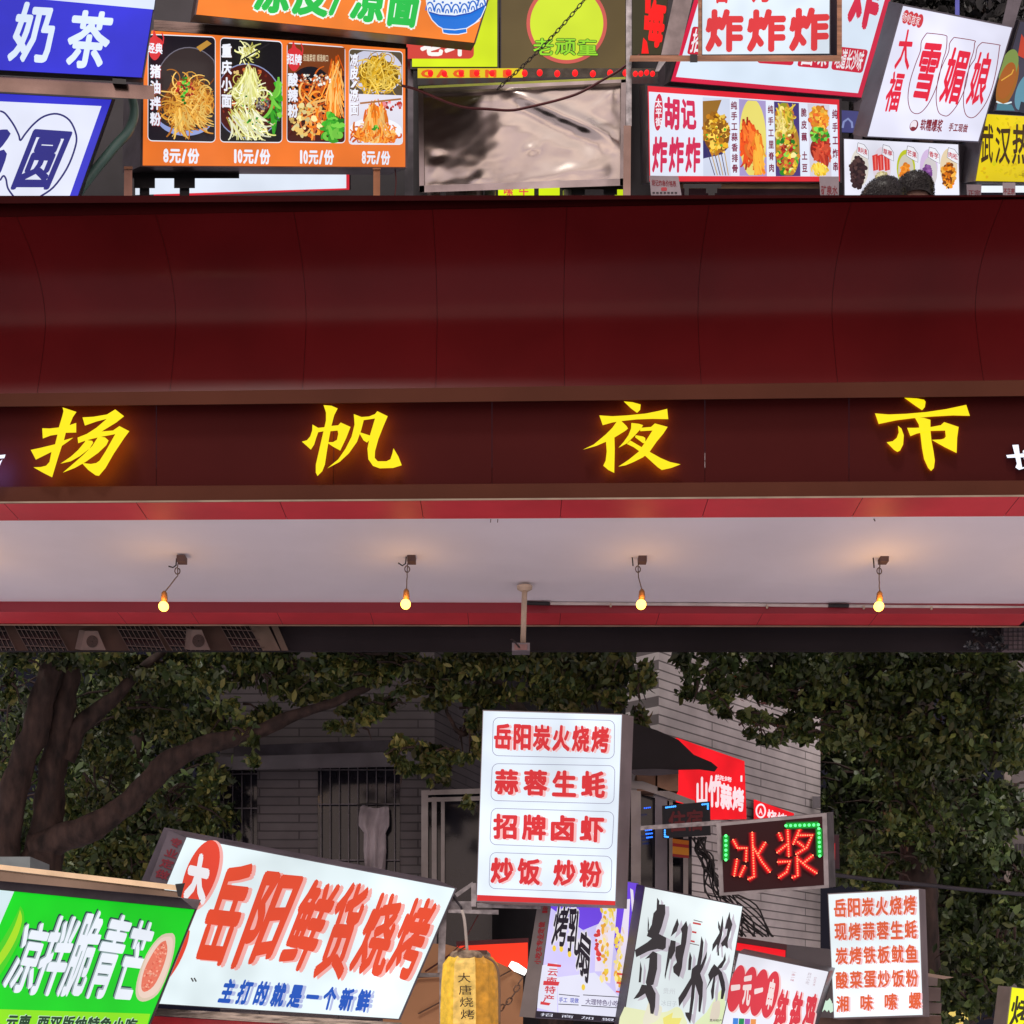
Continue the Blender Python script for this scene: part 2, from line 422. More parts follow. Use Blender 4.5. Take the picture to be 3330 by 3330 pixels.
solid_letter('sign_letter', 'yellow glowing Chinese character 夜 with a dot and wide bar above crossing strokes', zl(1600,
 [(985,127),(1050,133),(1112,150),(1108,190),(1085,213),(1040,180)],
 [(803,232),(900,238),(1010,232),(1150,218),(1240,200),(1310,183),(1318,260),(1200,258),(1080,262),(960,275),(900,285),(828,305)],
 [(940,268),(965,272),(1005,310),(1017,330),(1000,345),(920,395),(850,430),(780,460),(680,488),(760,450),(850,375),(900,325)],
 [(852,425),(915,385),(918,480),(914,662),(870,640),(832,608),(850,570),(858,500)],
 [(1042,288),(1100,295),(1130,305),(1115,330),(1065,385),(1010,440),(945,475),(985,430),(1020,380),(1040,330)],
 [(1110,325),(1190,318),(1218,292),(1314,318),(1280,370),(1230,430),(1178,505),(1130,545),(1060,580),(1000,605),(945,615),(1020,565),(1095,505),(1140,440),(1200,345),(1108,350)],
 [(1035,420),(1120,470),(1180,505),(1260,550),(1330,580),(1410,598),(1340,625),(1270,640),(1240,620),(1190,575),(1130,520),(1060,470),(1008,445)],
 [(1075,380),(1130,390),(1146,400),(1148,440),(1130,440),(1070,395)]), LD, LT, YEL, YBACK, YSIDE, YC, group=GL)
solid_letter('sign_letter', 'yellow glowing Chinese character 市 with one tall centre stroke', zl(2490,
 [(1037,100),(1130,105),(1185,115),(1196,130),(1190,170),(1170,193),(1120,160)],
 [(818,217),(920,225),(1050,220),(1200,207),(1350,185),(1500,153),(1527,235),(1400,232),(1250,240),(1100,253),(980,268),(845,296)],
 [(1115,247),(1180,250),(1232,265),(1232,340),(1240,420),(1255,500),(1265,570),(1258,625),(1237,647),(1215,625),(1185,560),(1170,480),(1158,380),(1145,300)],
 [(990,310),(1015,330),(1033,380),(1028,450),(1005,495),(985,505),(960,490),(905,433),(950,425),(980,400),(995,360)],
 [(1058,325),(1120,325),(1240,318),(1310,305),(1335,282),(1443,318),(1432,400),(1428,513),(1340,470),(1242,415),(1310,412),(1335,405),(1347,390),(1342,345),(1230,348),(1130,368),(1082,387)]), LD, LT, YEL, YBACK, YSIDE, YC, group=GL)
WFACE = lit_mat('white_letter_face', 1.3, 'NONE', uneven=0.0)
solid_letter('sign_letter', 'small white letter with blue glow, cut off beside the yellow 市', [
 [(3272,1480),(3330,1474),(3400,1468),(3400,1486),(3330,1487),(3276,1489)],
 [(3292,1447),(3312,1446),(3316,1476),(3324,1520),(3334,1518),(3334,1522),(3314,1528),(3302,1520),(3307,1508),(3298,1470)],
 [(3326,1466),(3345,1455),(3362,1458),(3340,1470),(3326,1473)],
 [(3328,1489),(3345,1500),(3390,1525),(3372,1530),(3340,1510)]], LD, LT, WFACE, BBACK, BSIDE, C(235, 240, 255), group='small white letters')
solid_letter('sign_letter', 'small white letter with blue glow, cut off beside the yellow 扬', [
 [(-110,1492),(-20,1482),(18,1478),(14,1490),(-20,1492),(-106,1503)],
 [(-80,1512),(0,1500),(8,1494),(0,1512),(-10,1545),(-24,1556),(-30,1540),(-18,1514),(-72,1524)],
 [(-60,1500),(-48,1500),(-44,1570),(-58,1580)]], LD, LT, WFACE, BBACK, BSIDE, C(235, 240, 255), group='small white letters')

# ------------------------------------------------------------------ hanging bulbs, camera pole, conduit
SOFZ = edge(1665, 1686, 1672, 7.43).z
BULB = emit_only('bulb_glow', (1.0, 0.47, 0.07, 1), 6.5)
CORD = mat('old_cord', (0.10, 0.065, 0.045), 0.6)
SOCK = mat('amber_socket', (0.30, 0.13, 0.03), 0.5)
JBOX = mat('rusty_box', (0.12, 0.07, 0.06), 0.8)
def hanging_bulb(mx_, my, bx, by, label, power=0.8):
    d = 8.0
    top = P(mx_, my, d); bul = P(bx, by, d)
    r = T('hanging_bulb', label, 'light bulb', top, 'bare bulbs under the canopy')
    V, F = boxw(top.x - 0.005, top.x + 0.042, d - 0.03, d + 0.03, SOFZ - 0.035 - 0.012, SOFZ - 0.012); M('junction_box', V, F, JBOX, r)
    rnd = random.Random(mx_)
    pts = [Vector((top.x, d, SOFZ - 0.03))]
    for i in range(17):
        t = i / 16; pts.append(Vector((top.x - 0.006 + 0.014*math.cos(t*6.3 + 1.5), d - 0.01 + 0.01*t, top.z - 0.075 + 0.018*math.sin(t*6.3 + 1.5))))
    neck = bul + Vector((0.004, 0, 0.075))
    for i in range(6):
        t = i / 5; pts.append((top + Vector((-0.006, 0, -0.10))).lerp(neck, t) + Vector((rnd.uniform(-.002, .002), 0, 0)))
    V, F = tube(pts, 0.0032, 6); M('cord', V, F, CORD, r, smooth=True)
    V, F = tube([top + Vector((-0.012, 0, 0)), top + Vector((-0.016, 0.004, -0.04)), top + Vector((-0.035, 0.01, -0.05)), top + Vector((-0.058, 0, -0.03 - rnd.random()*0.03))] if rnd.random() < 0.5 else
                [top + Vector((-0.04, 0, 0.01)), top + Vector((-0.036, 0, -0.03)), top + Vector((-0.034, 0, -0.055))], 0.004, 6); M('loose_wire', V, F, BLACK, r, smooth=True)
    V, F = tube([neck + Vector((0, 0, 0.012)), neck, neck - Vector((0, 0, 0.03)), neck - Vector((0, 0, 0.045))], [0.008, 0.016, 0.019, 0.017], 14); M('socket', V, F, SOCK, r, smooth=True)
    bm = bmesh.new(); bmesh.ops.create_uvsphere(bm, u_segments=20, v_segments=12, radius=0.0285)
    V = [v.co * (1 + 0.0) + bul for v in bm.verts]; F = [tuple(v.index for v in f.verts) for f in bm.faces]; bm.free()
    M('glass_bulb', V, F, BULB, r, smooth=True)
    ld = bpy.data.lights.new('bulb_light', 'POINT'); lo = bpy.data.objects.new('bulb_light', ld); COL.objects.link(lo); lo.parent = r
    lo.location = bul - r.location - Vector((0, 0.05, 0)); ld.energy = power; ld.color = (1.0, 0.50, 0.12); ld.shadow_soft_size = 0.03
hanging_bulb(581, 1815, 532, 1972, 'bare glowing bulb on a looped cord beneath the letter 扬')
hanging_bulb(1328, 1809, 1319, 1965, 'bare glowing bulb beside the camera pole, beneath the letter 帆')
hanging_bulb(2078, 1809, 2085, 1966, 'bare glowing bulb in front of the white conduit, beneath the letter 夜')
hanging_bulb(2862, 1815, 2858, 1972, 'bare glowing bulb beneath the letter 市, on the warm stained soffit', 1.5)
hanging_bulb(3590, 1815, 3610, 1972, 'bare glowing bulb past the canopy end beneath the cut off white letter by 市', 2.4)
hanging_bulb(-190, 1815, -215, 1972, 'bare glowing bulb past the canopy end beneath the cut off white letter by 扬', 2.6)

cp = T('ceiling_camera_pole', 'cream ceiling pole with round flange carrying a small camera box', 'camera', P(1702, 2117, 8.45))
POLE = mat('cream_paint', (0.52, 0.42, 0.32), 0.5)
f0 = P(1706, 1900, 8.45); zc = SOFZ - 0.03
V, F = tube([Vector((f0.x, 8.45, zc)), Vector((f0.x, 8.45, zc - 0.016)), Vector((f0.x, 8.45, zc - 0.03))], [0.047, 0.045, 0.022], 22); M('flange', V, F, POLE, cp)
pb = P(1701, 2092, 8.45)
V, F = tube([Vector((f0.x, 8.45, zc - 0.028)), Vector(((f0.x + pb.x)/2, 8.45, (zc + pb.z)/2)), pb], 0.0165, 14); M('pole', V, F, POLE, cp, smooth=True)
V, F = join([boxpx(1665, 2090, 1723, 2116, 8.42, 0.09)]); hb = M('camera_box', V, F, mat('grey_plastic', (0.22, 0.20, 0.22), 0.4), cp)
V, F = boxpx(1673, 2095, 1715, 2113, 8.414, 0.004); M('window', V, F, mat('smoked_cover', (0.30, 0.17, 0.16), 0.2), hb)
V, F = tube([P(1662, 2080, 8.43), P(1668, 2082, 8.40), P(1680, 2094, 8.40), P(1690, 2106, 8.405)], 0.005, 6); M('camera_cable', V, F, BLACK, cp, smooth=True)
cb = T('cable_conduit', 'thin white conduit with dark sleeves running along the rear beam', 'conduit', P(2500, 1970, 8.79))
V, F = tube([P(1790, 1962, 8.79), P(2350, 1966, 8.78), P(2900, 1972, 8.77), P(3420, 1976, 8.76)], 0.010, 8); M('tube', V, F, mat('conduit_white', (0.62, 0.58, 0.55), 0.5), cb)
V, F = tube([P(1712, 1961, 8.775), P(1788, 1963, 8.775)], 0.0125, 8); M('sleeve', V, F, BLACK, cb)
V, F = tube([P(2694, 1969, 8.76), P(2760, 1970, 8.76)], 0.0125, 8); M('sleeve', V, F, BLACK, cb)
for px in (1986, 2495, 2810, 3030, 3316):
    y = 1962 + (px - 1790) * 0.0088
    V, F = boxpx(px - 3, y - 2, px + 3, y + 9, 8.755, 0.012); M('clip', V, F, POLE, cb)
hk = T('soffit_hook', 'pair of small dark hooks under the front edge of the soffit near its middle', 'hook', P(1605, 1690, 7.5))
for px in (1594, 1617):
    V, F = tube([P(px, 1682, 7.47), P(px + 2, 1690, 7.47), P(px + 1, 1699, 7.47)], 0.0022, 5); M('hook', V, F, CORD, hk)
hk = T('soffit_hook', 'small dark hook under the soffit edge between the letters 夜 and 市', 'hook', P(2844, 1690, 7.5))
V, F = tube([P(2843, 1678, 7.45), P(2842, 1688, 7.45), P(2846, 1695, 7.45)], 0.003, 5); M('hook', V, F, CORD, hk)

# ------------------------------------------------------------------ the house and plants seen below the rear edge of the canopy
hs = T('apartment_house', 'dim brown apartment house with window grilles seen under the canopy edge', 'building', P(300, 2117, 9.2))
HW = mat('dim_brown_wall', (0.075, 0.046, 0.036), 0.9, 0, 0.3, 5)
HG = mat('pale_grille', (0.12, 0.090, 0.078), 0.6)
V, F = prism([(-700, 1950), (770, 1950), (870, 2116), (-700, 2116)], 9.22, 0.06); M('wall', V, F, HW, hs)
V, F = prism([(790, 1990), (850, 1990), (912, 2116), (855, 2116)], 9.19, 0.05); M('pilaster', V, F, mat('pale_render', (0.15, 0.115, 0.09), 0.9), hs)
V, F = prism([(862, 1990), (884, 1990), (938, 2116), (916, 2116)], 9.20, 0.05); M('pilaster', V, F, mat('pale_render', (0.15, 0.115, 0.09), 0.9), hs)
for (x0, x1, sl) in ((-160, -10, 60), (20, 150, 70), (350, 470, 70), (480, 600, 80), (690, 800, 70)):
    V, F = prism([(x0, 1990), (x1, 1990), (x1 + sl, 2116), (x0 + sl, 2116)], 9.210, 0.008); M('window', V, F, mat('dark_glass', (0.012, 0.010, 0.012), 0.2), hs)
    ps = []
    nb = int((x1 - x0) / 14)
    for i in range(nb + 1):
        x = x0 + (x1 - x0) * i / nb; ps.append(prism([(x, 1990), (x + 2.6, 1990), (x + 2.6 + sl, 2116), (x + sl, 2116)], 9.195, 0.006))
    for j, y in enumerate((2045, 2072, 2098)):
        s_ = sl * (y - 1990) / 126; ps.append(prism([(x0 + s_, y), (x1 + s_, y + 6), (x1 + s_ + 1, y + 8.4), (x0 + s_ + 1, y + 2.4)], 9.190, 0.004))
    V, F = join(ps); M('window_grille', V, F, HG, hs)
def aircon(q, d, label):
    r = T('air_conditioner', label, 'air conditioner', P(q[3][0], q[3][1], d), 'outdoor units on the dim apartment house')
    V, F = prism(q, d, 0.05, (-18, -4)); M('housing', V, F, mat('aircon_white', (0.18, 0.145, 0.13), 0.6), r)
    cx = sum(p[0] for p in q)/4; cy = sum(p[1] for p in q)/4 + 3; rr = (q[2][1] - q[1][1]) * 0.30
    A = Art(d - 0.002); A.oval(cx, cy, rr, rr*1.05, (0.035, 0.025, 0.022, 1)); A.build('fan_recess', r, PAPER)
    ps = []
    for k_ in range(5):
        t1 = rr * (0.25 + 0.19*k_); ps.append(tube([P(cx + t1*math.cos(t), cy + t1*1.05*math.sin(t), d - 0.004) for t in np.linspace(0, 6.283, 20)[:-1]], 0.0012, 5, True))
    V, F = join(ps); M('fan_guard', V, F, HG, r)
aircon([(276, 2052), (318, 2052), (344, 2114), (262, 2114)], 9.15, 'white outdoor air conditioner unit by the caged window, beneath the nearest bulb')
aircon([(624, 2048), (656, 2048), (684, 2114), (618, 2114)], 9.15, 'white outdoor air conditioner unit beside the pale pilaster')

LEAFM = []
def leaf_mat(name, base, trans=0.15):
    m = bpy.data.materials.new(name); m.use_nodes = True; t = m.node_tree; b = t.nodes['Principled BSDF']
    a = t.nodes.new('ShaderNodeAttribute'); a.attribute_name = 'Col'
    t.links.new(a.outputs['Color'], b.inputs['Base Color'])
    b.inputs['Roughness'].default_value = 0.42; b.inputs['Specular IOR Level'].default_value = 0.4
    return m
LEAF = leaf_mat('leaf', None)
def leaves(name, clusters, parent, palette, size=0.075, seed=1):
    """clusters: (px, py, radius px x, radius px y, depth, depth radius, count)"""
    rg = np.random.default_rng(seed); off = np.array(parent_loc(parent))
    VV = []; KK = []
    for (cx, cy, rx, ry, d, rd, n) in clusters:
        # sub-clumps so that the crown has gaps and bunches
        n = int(n * 2.3); ns = max(3, n // 110); sub = rg.normal(0, 0.48, (ns, 3)); sub = sub / np.maximum(1, np.linalg.norm(sub, axis=1, keepdims=True))
        tone = rg.uniform(0.45, 1.45, ns)
        idx = rg.integers(0, ns, n)
        p = sub[idx] + rg.normal(0, 0.13, (n, 3))
        dd = d + p[:, 2] * rd; px = cx + p[:, 0] * rx; py = cy + p[:, 1] * ry
        X = (px - CX) * KF * dd; Zz = CZ + (HY - py) * KF * dd
        c = np.stack([X, dd, Zz], 1)
        # leaf axes: hanging outward and down
        ax = rg.normal(0, 1, (n, 3)) + np.array([0, -0.3, -0.9]); ax /= np.linalg.norm(ax, axis=1, keepdims=True)
        nn = rg.normal(0, 1, (n, 3)) + np.array([0, -0.7, 0.5]); nn -= ax * (nn * ax).sum(1, keepdims=True); nn /= np.linalg.norm(nn, axis=1, keepdims=True)
        sd_ = np.cross(ax, nn); l = size * 0.80 * rg.choice([0.55, 0.8, 1.0, 1.25, 1.6], (n, 1)) * rg.uniform(0.85, 1.15, (n, 1)); wd = l * rg.uniform(0.2, 0.29, (n, 1))
        v = np.stack([c - ax*l*0.5, c - ax*l*0.12 + sd_*wd - nn*wd*0.35, c + ax*l*0.22 + sd_*wd*0.8 - nn*wd*0.3 - nn*l*0.04, c + ax*l*0.55 - nn*l*0.12,
                      c + ax*l*0.22 - sd_*wd*0.8 - nn*wd*0.3 - nn*l*0.04, c - ax*l*0.12 - sd_*wd - nn*wd*0.35], 1)
        VV.append(v.reshape(-1, 3))
        pc = np.array(palette)[rg.integers(0, len(palette), n)] * (tone[idx] * rg.uniform(0.7, 1.3, n))[:, None]
        KK.append(np.repeat(np.concatenate([pc, np.ones((n, 1))], 1), 6, axis=0))
    V = np.concatenate(VV) - off; K = np.concatenate(KK); n = len(V) // 6
    b = np.arange(n)[:, None] * 6
    q = np.concatenate([b + np.array([[0, 1, 2, 3]]), b + np.array([[0, 3, 4, 5]])], 1).reshape(-1)
    me = bpy.data.meshes.new(name); me.vertices.add(len(V)); me.vertices.foreach_set('co', V.astype(np.float32).ravel())
    me.loops.add(len(q)); me.loops.foreach_set('vertex_index', q.astype(np.int32))
    me.polygons.add(n * 2); me.polygons.foreach_set('loop_start', np.arange(0, n*8, 4, dtype=np.int32))
    me.update(calc_edges=True); me.validate()
    at = me.color_attributes.new('Col', 'FLOAT_COLOR', 'POINT'); at.data.foreach_set('color', K.astype(np.float32).ravel())
    me.materials.append(LEAF)
    o = bpy.data.objects.new(name, me); COL.objects.link(o); o.parent = parent
    return o
GREENS = [(0.070, 0.105, 0.026), (0.085, 0.118, 0.030), (0.044, 0.078, 0.024), (0.13, 0.15, 0.040), (0.20, 0.20, 0.055), (0.030, 0.055, 0.020)]
DKGREEN = [(0.036, 0.066, 0.022), (0.050, 0.086, 0.026), (0.070, 0.112, 0.030), (0.110, 0.145, 0.036), (0.030, 0.050, 0.020)]
BARK = mat('bark', (0.040, 0.025, 0.020), 0.85, 0, 0.75, 7, 1.0, aniso=(2.4, 2.4, 0.9))
def limb(pts, d0, seed=0):
    """pts: (px, py, radius px, depth offset)"""
    ps = smoothpts([(p[0], p[1], p[2], d0 + (p[3] if len(p) > 3 else 0)) for p in pts], 14)
    C3 = [P(p[0], p[1], p[3]) for p in ps]; R = [p[2] * KF * p[3] for p in ps]
    V, F = tube(C3, R, 26)
    V = [v + Vector((mnoise.noise(v*7), mnoise.noise(v*7 + Vector((9, 0, 0))), mnoise.noise(v*5 + Vector((0, 9, 0))))) * 0.022 + Vector((mnoise.noise(v*24), mnoise.noise(v*24 + Vector((9, 0, 0))), 0)) * 0.008 for v in V]
    return V, F
def tree(name, label, base, d, limbs, clusters, palette, size, seed, cat='tree', group=None):
    r = T(name, label, cat, Vector((P(base, 3330, d).x, d, 0)), group)
    if limbs:
        V, F = limb(limbs[0], d); tr = M('trunk', V, F, BARK, r, smooth=True)
        for l in limbs[1:]:
            V, F = limb(l, d); M('branch', V, F, BARK, r, smooth=True)
    if clusters:
        leaves('crown', clusters, r, palette, size, seed)
        rn = random.Random(seed); ps = []
        for (cx, cy, rx, ry, dd, rd, n) in clusters:
            for i in range(max(3, n // 70)):
                x0, y0 = cx + rn.gauss(0, .25)*rx, cy + rn.gauss(0, .25)*ry - ry*.2; an = rn.uniform(-.5, 3.6); ln = rn.uniform(.3, .75)
                p1 = (x0 + math.cos(an)*rx*ln*.5, y0 + math.sin(an)*ry*ln*.5 - 8); p2 = (x0 + math.cos(an + rn.uniform(-.3, .3))*rx*ln, y0 + math.sin(an)*ry*ln + rn.uniform(0, 14))
                q = dd + rn.uniform(-.6, .6)*rd; ps.append(tube([P(x0, y0, q), P(p1[0], p1[1], q), P(p2[0], p2[1], q)], [.011*size/.07, .008*size/.07, .003], 5))
        V, F = join(ps); M('twigs', V, F, BARK, r)['kind'] = 'stuff'
    return r
FY = HY + 1.6 / (KF * 9.9)     # pixel row of the ground at depth 9.9
tree('street_tree', 'bare-limbed street tree with a long branch arching over the white sign with red characters', 60, 9.9,
 [[(40, FY + 20, 90), (40, 3900, 88), (55, 3200, 84), (120, 2880, 78, 0), (150, 2720, 56, .05), (165, 2560, 44, .05), (190, 2400, 40, .05), (215, 2240, 38, .05), (235, 2080, 36, .05), (250, 1900, 30, .05)],
  [(95, 3000, 60, -.05), (30, 2820, 46, -.1), (20, 2700, 44, -.1), (60, 2520, 42, -.1), (112, 2380, 40, -.1), (150, 2240, 38, -.1), (178, 2100, 36, -.1), (200, 1950, 34, -.1)],
  [(120, 2760, 56, 0), (205, 2722, 46, -.05), (290, 2695, 42, -.1), (375, 2640, 38, -.1), (460, 2570, 36, -.1), (540, 2490, 34, -.1), (615, 2440, 31, -.1), (712, 2412, 27, -.1), (830, 2378, 23, -.1), (950, 2330, 20, -.1), (1090, 2280, 15, -.1), (1210, 2225, 9, -.1)],
  [(205, 2470, 40, .1), (255, 2370, 30, .1), (320, 2310, 27, .1), (385, 2258, 22, .1), (440, 2200, 17, .1), (520, 2120, 12, .1), (600, 2060, 8, .1)]],
 [(90, 2140, 170, 60, 9.7, .3, 420), (330, 2150, 240, 60, 10.1, .4, 600), (600, 2170, 260, 90, 10.2, .4, 1000), (860, 2180, 200, 120, 9.9, .35, 800), (420, 2330, 240, 130, 10.6, .3, 700),
  (760, 2330, 150, 90, 10.0, .3, 420), (800, 2420, 70, 70, 9.75, .15, 160), (600, 2640, 160, 170, 10.7, .3, 900), (330, 2560, 140, 150, 10.8, .3, 600), (420, 2800, 180, 130, 10.7, .3, 800), (20, 2230, 50, 110, 9.6, .15, 160),
  (1030, 2180, 170, 90, 9.75, .3, 600), (1130, 2160, 150, 70, 9.6, .2, 520), (30, 2500, 60, 200, 10.6, .3, 300), (1060, 2260, 120, 60, 10.3, .3, 300)], GREENS, 0.068, 3)
tree('overhanging_tree', 'leafy tree with yellowish leaves hanging over the dim tiled house and tall menu sign', 1500, 10.3,
 [[(1810, FY - 100, 60), (1805, 3000, 52), (1790, 2600, 42), (1740, 2400, 30), (1650, 2260, 20), (1560, 2180, 16), (1480, 2050, 12)],
  [(1560, 2180, 12, 0), (1530, 2330, 9, -.35), (1500, 2390, 8, -.5), (1440, 2290, 6, -.55), (1410, 2240, 4, -.55)], [(1760, 2440, 18), (1800, 2280, 12, -.2), (1850, 2180, 8, -.4), (1960, 2120, 6, -.5)]],
 [(1330, 2160, 230, 70, 9.65, .2, 700), (1500, 2170, 200, 80, 9.7, .25, 700), (1400, 2240, 170, 60, 9.6, .15, 300), (1700, 2180, 240, 110, 9.9, .3, 1100), (1900, 2200, 200, 110, 9.9, .3, 800),
  (1510, 2350, 90, 130, 9.8, .2, 380), (1350, 2450, 170, 60, 9.7, .15, 330), (1290, 2480, 60, 80, 9.7, .12, 150), (1450, 2500, 80, 60, 9.7, .12, 140), (1130, 2370, 90, 50, 9.65, .12, 120), (980, 2250, 130, 50, 10.3, .15, 240), (1240, 2300, 130, 60, 10.2, .15, 260), (1900, 2290, 120, 60, 9.75, .15, 260),
  (2060, 2230, 90, 130, 9.7, .2, 420), (2060, 2350, 50, 80, 9.7, .1, 110), (1425, 2550, 30, 30, 9.7, .06, 30), (1540, 2620, 30, 50, 9.8, .06, 22)], GREENS + [(0.11, 0.105, 0.028)], 0.068, 5)
tree('broad_tree', 'broad dark leafy tree over the light tiled wall and the red LED sign', 2990, 10.4,
 [[(2990, FY - 120, 70), (2990, 3100, 62), (2975, 2700, 50), (2960, 2450, 38), (2950, 2250, 28), (2960, 2050, 20)],
  [(2970, 2560, 30), (2820, 2400, 20, -.2), (2640, 2280, 12, -.3), (2420, 2200, 7, -.4)], [(2965, 2500, 28), (3080, 2380, 18, -.2), (3220, 2250, 12, -.3)]],
 [(2290, 2200, 110, 110, 9.7, .2, 420), (2330, 2290, 70, 60, 9.65, .1, 130), (2480, 2180, 190, 100, 9.9, .3, 800), (2560, 2270, 150, 90, 9.8, .25, 520), (2440, 2370, 80, 45, 9.6, .1, 110), (2545, 2390, 90, 50, 9.6, .12, 170), (2480, 2340, 70, 50, 9.62, .1, 80),
  (2730, 2200, 250, 120, 10.1, .4, 1500), (2800, 2330, 220, 110, 9.9, .3, 1100), (2980, 2210, 260, 130, 10.0, .4, 1700), (3060, 2380, 240, 120, 9.8, .3, 1300), (3200, 2260, 180, 160, 9.8, .3, 1100), (3260, 2440, 140, 120, 9.8, .3, 700), (2930, 2440, 200, 90, 9.8, .25, 800), (2820, 2380, 120, 60, 9.7, .2, 300),
  (3150, 2150, 200, 60, 9.7, .2, 500), (2700, 2400, 120, 60, 9.8, .2, 320), (2960, 2640, 150, 170, 10.15, .12, 900), (2900, 2820, 160, 90, 10.15, .1, 420)], GREENS[:4] + DKGREEN + [(0.07, 0.085, 0.02)], 0.066, 8)
tree('background_tree', 'dark evergreen tree filling the gap behind the five-line menu sign', 3120, 12.4,
 [[(3120, FY - 400, 60), (3110, 2900, 52), (3100, 2600, 30), (3090, 2300, 16)]],
 [(2800, 2560, 220, 170, 12.6, .5, 1700), (3000, 2620, 260, 190, 12.3, .5, 2100), (2850, 2760, 200, 130, 12.0, .5, 1500), (3120, 2800, 200, 160, 12.1, .5, 1500), (3060, 3000, 200, 190, 12.0, .5, 1800), (3240, 3050, 180, 200, 12.0, .5, 1600), (3050, 3200, 170, 130, 11.8, .4, 1000), (2720, 2420, 120, 140, 12.9, .3, 600), (3230, 2600, 160, 150, 12.6, .4, 900), (3280, 2850, 120, 120, 11.8, .3, 500)], DKGREEN + [(0.035, 0.055, 0.014)], 0.085, 11)
tree('shadowed_tree', 'dim leafy tree far behind the arching branch', 420, 13.0,
 [[(420, FY - 500, 60), (430, 2900, 50), (440, 2500, 34), (450, 2200, 20)]],
 [(150, 2300, 260, 200, 13.2, .5, 1300), (480, 2300, 300, 200, 13.2, .5, 1600), (150, 2600, 280, 200, 13.0, .5, 1400), (500, 2620, 280, 240, 12.9, .5, 1900), (600, 2850, 220, 160, 12.8, .5, 1100), (260, 2850, 240, 160, 12.8, .5, 1100), (850, 2250, 260, 140, 13.3, .4, 1000)], DKGREEN, 0.085, 13)
# plant seen in the strip under the canopy edge and dark trees behind the upper stalls
tree('climbing_shrub', 'grey lit shrub beside a tiled house corner at the canopy edge under the letter 市', 3220, 9.22, None,
 [(3215, 2075, 60, 40, 9.2, .04, 150), (3170, 2100, 50, 20, 9.2, .04, 70), (3250, 2105, 40, 16, 9.2, .04, 50)], [(0.10, 0.11, 0.12), (0.05, 0.06, 0.07), (0.14, 0.15, 0.16)], 0.035, 17, 'shrub')
hc = T('tiled_house_corner', 'corner of a tiled house at the canopy edge beside the grey shrub', 'building', P(3290, 2117, 9.25))
V, F = boxpx(3262, 1990, 3900, 2116, 9.25, 0.04); M('wall', V, F, mat('far_tile', (0.14, 0.11, 0.12), 0.8), hc)
ps = [boxpx(3262 + 16*i, 1990, 3264 + 16*i, 2116, 9.246, 0.003) for i in range(40)] + [boxpx(3262, 2040 + 14*i, 3900, 2042 + 14*i, 9.242, 0.003) for i in range(6)]
V, F = join(ps); M('tile_joints', V, F, mat('joint_dark', (0.05, 0.045, 0.05), 0.9), hc)
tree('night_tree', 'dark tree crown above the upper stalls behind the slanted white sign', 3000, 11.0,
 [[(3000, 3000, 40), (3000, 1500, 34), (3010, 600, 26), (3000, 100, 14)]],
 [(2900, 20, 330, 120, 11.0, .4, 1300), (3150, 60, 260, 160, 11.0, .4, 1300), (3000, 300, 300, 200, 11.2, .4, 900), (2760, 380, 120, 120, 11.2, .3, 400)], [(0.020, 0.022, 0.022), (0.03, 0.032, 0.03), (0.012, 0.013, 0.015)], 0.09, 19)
# ------------------------------------------------------------------ printed food pictures
def curl(q, A, col, n=7, wd=4, cu=0.5, cv=0.5, ru=0.3, rv=0.3, turn=1.0, ln=0.3, ang=None, rnd=random):
    t = rnd.uniform(0, 6.283); r = math.sqrt(rnd.random())
    u, v = cu + ru*r*math.cos(t), cv + rv*r*math.sin(t)
    a = rnd.uniform(0, 6.283) if ang is None else ang + rnd.uniform(-.35, .35); k_ = rnd.uniform(-turn, turn)
    pts = []
    for i in range(n):
        pts.append(bil(q, min(.985, max(.015, u)), min(.985, max(.015, v))))
        u += math.cos(a)*ln/n; v += math.sin(a)*ln/n*0.62; a += k_*3.2/n
        if not (0.0 < u < 1.0 and 0.0 < v < 1.0): break
    if len(pts) > 2: A.line(pts, [wd*(0.55 + 0.45*math.sin(math.pi*(i+.5)/len(pts))) for i in range(len(pts))], col)
def vary(c, f, rnd):
    m = rnd.uniform(1-f, 1+f); return (c[0]*m, c[1]*m, c[2]*m, 1)
def heap(q, A, cols, n, cu, cv, ru, rv, wd=4, ln=0.3, turn=1.0, ang=None, seed=1):
    rnd = random.Random(seed); order = sorted(cols, key=sum)
    if turn > .8: uvoval(q, A, cu, cv, ru*1.0, rv*1.0, vary(order[0], 0, rnd))
    for i in range(n):
        f = i/n; k_ = min(len(order)-1, max(0, int((f*.75 + rnd.uniform(-.1, .45))*len(order))))
        curl(q, A, vary(order[k_], .22, rnd), 9, wd*rnd.uniform(.6, 1.35), cu, cv, ru*(1.05 - .25*f), rv*(1.05 - .25*f), turn*1.5, ln*rnd.uniform(.7, 1.4), ang, rnd)
def bits(q, A, cols, n, cu, cv, ru, rv, sz=5, seed=2, asp=1.0):
    rnd = random.Random(seed)
    for i in range(n):
        t = rnd.uniform(0, 6.283); r = math.sqrt(rnd.random())
        u, v = cu + ru*r*math.cos(t), cv + rv*r*math.sin(t)
        if not (.04 < u < .96 and .03 < v < .97): continue
        x, y = bil(q, u, v); s_ = sz*rnd.uniform(.5, 1.4)
        random.seed(i*7 + seed); A.oval(x, y, s_, s_*asp*rnd.uniform(.6, 1), vary(rnd.choice(cols), .3, rnd), rnd.uniform(0, 3), 9, .25)
def uvpoly(q, A, pts, col): A.poly([bil(q, min(1, max(0, u)), min(1, max(0, v))) for u, v in pts], col)
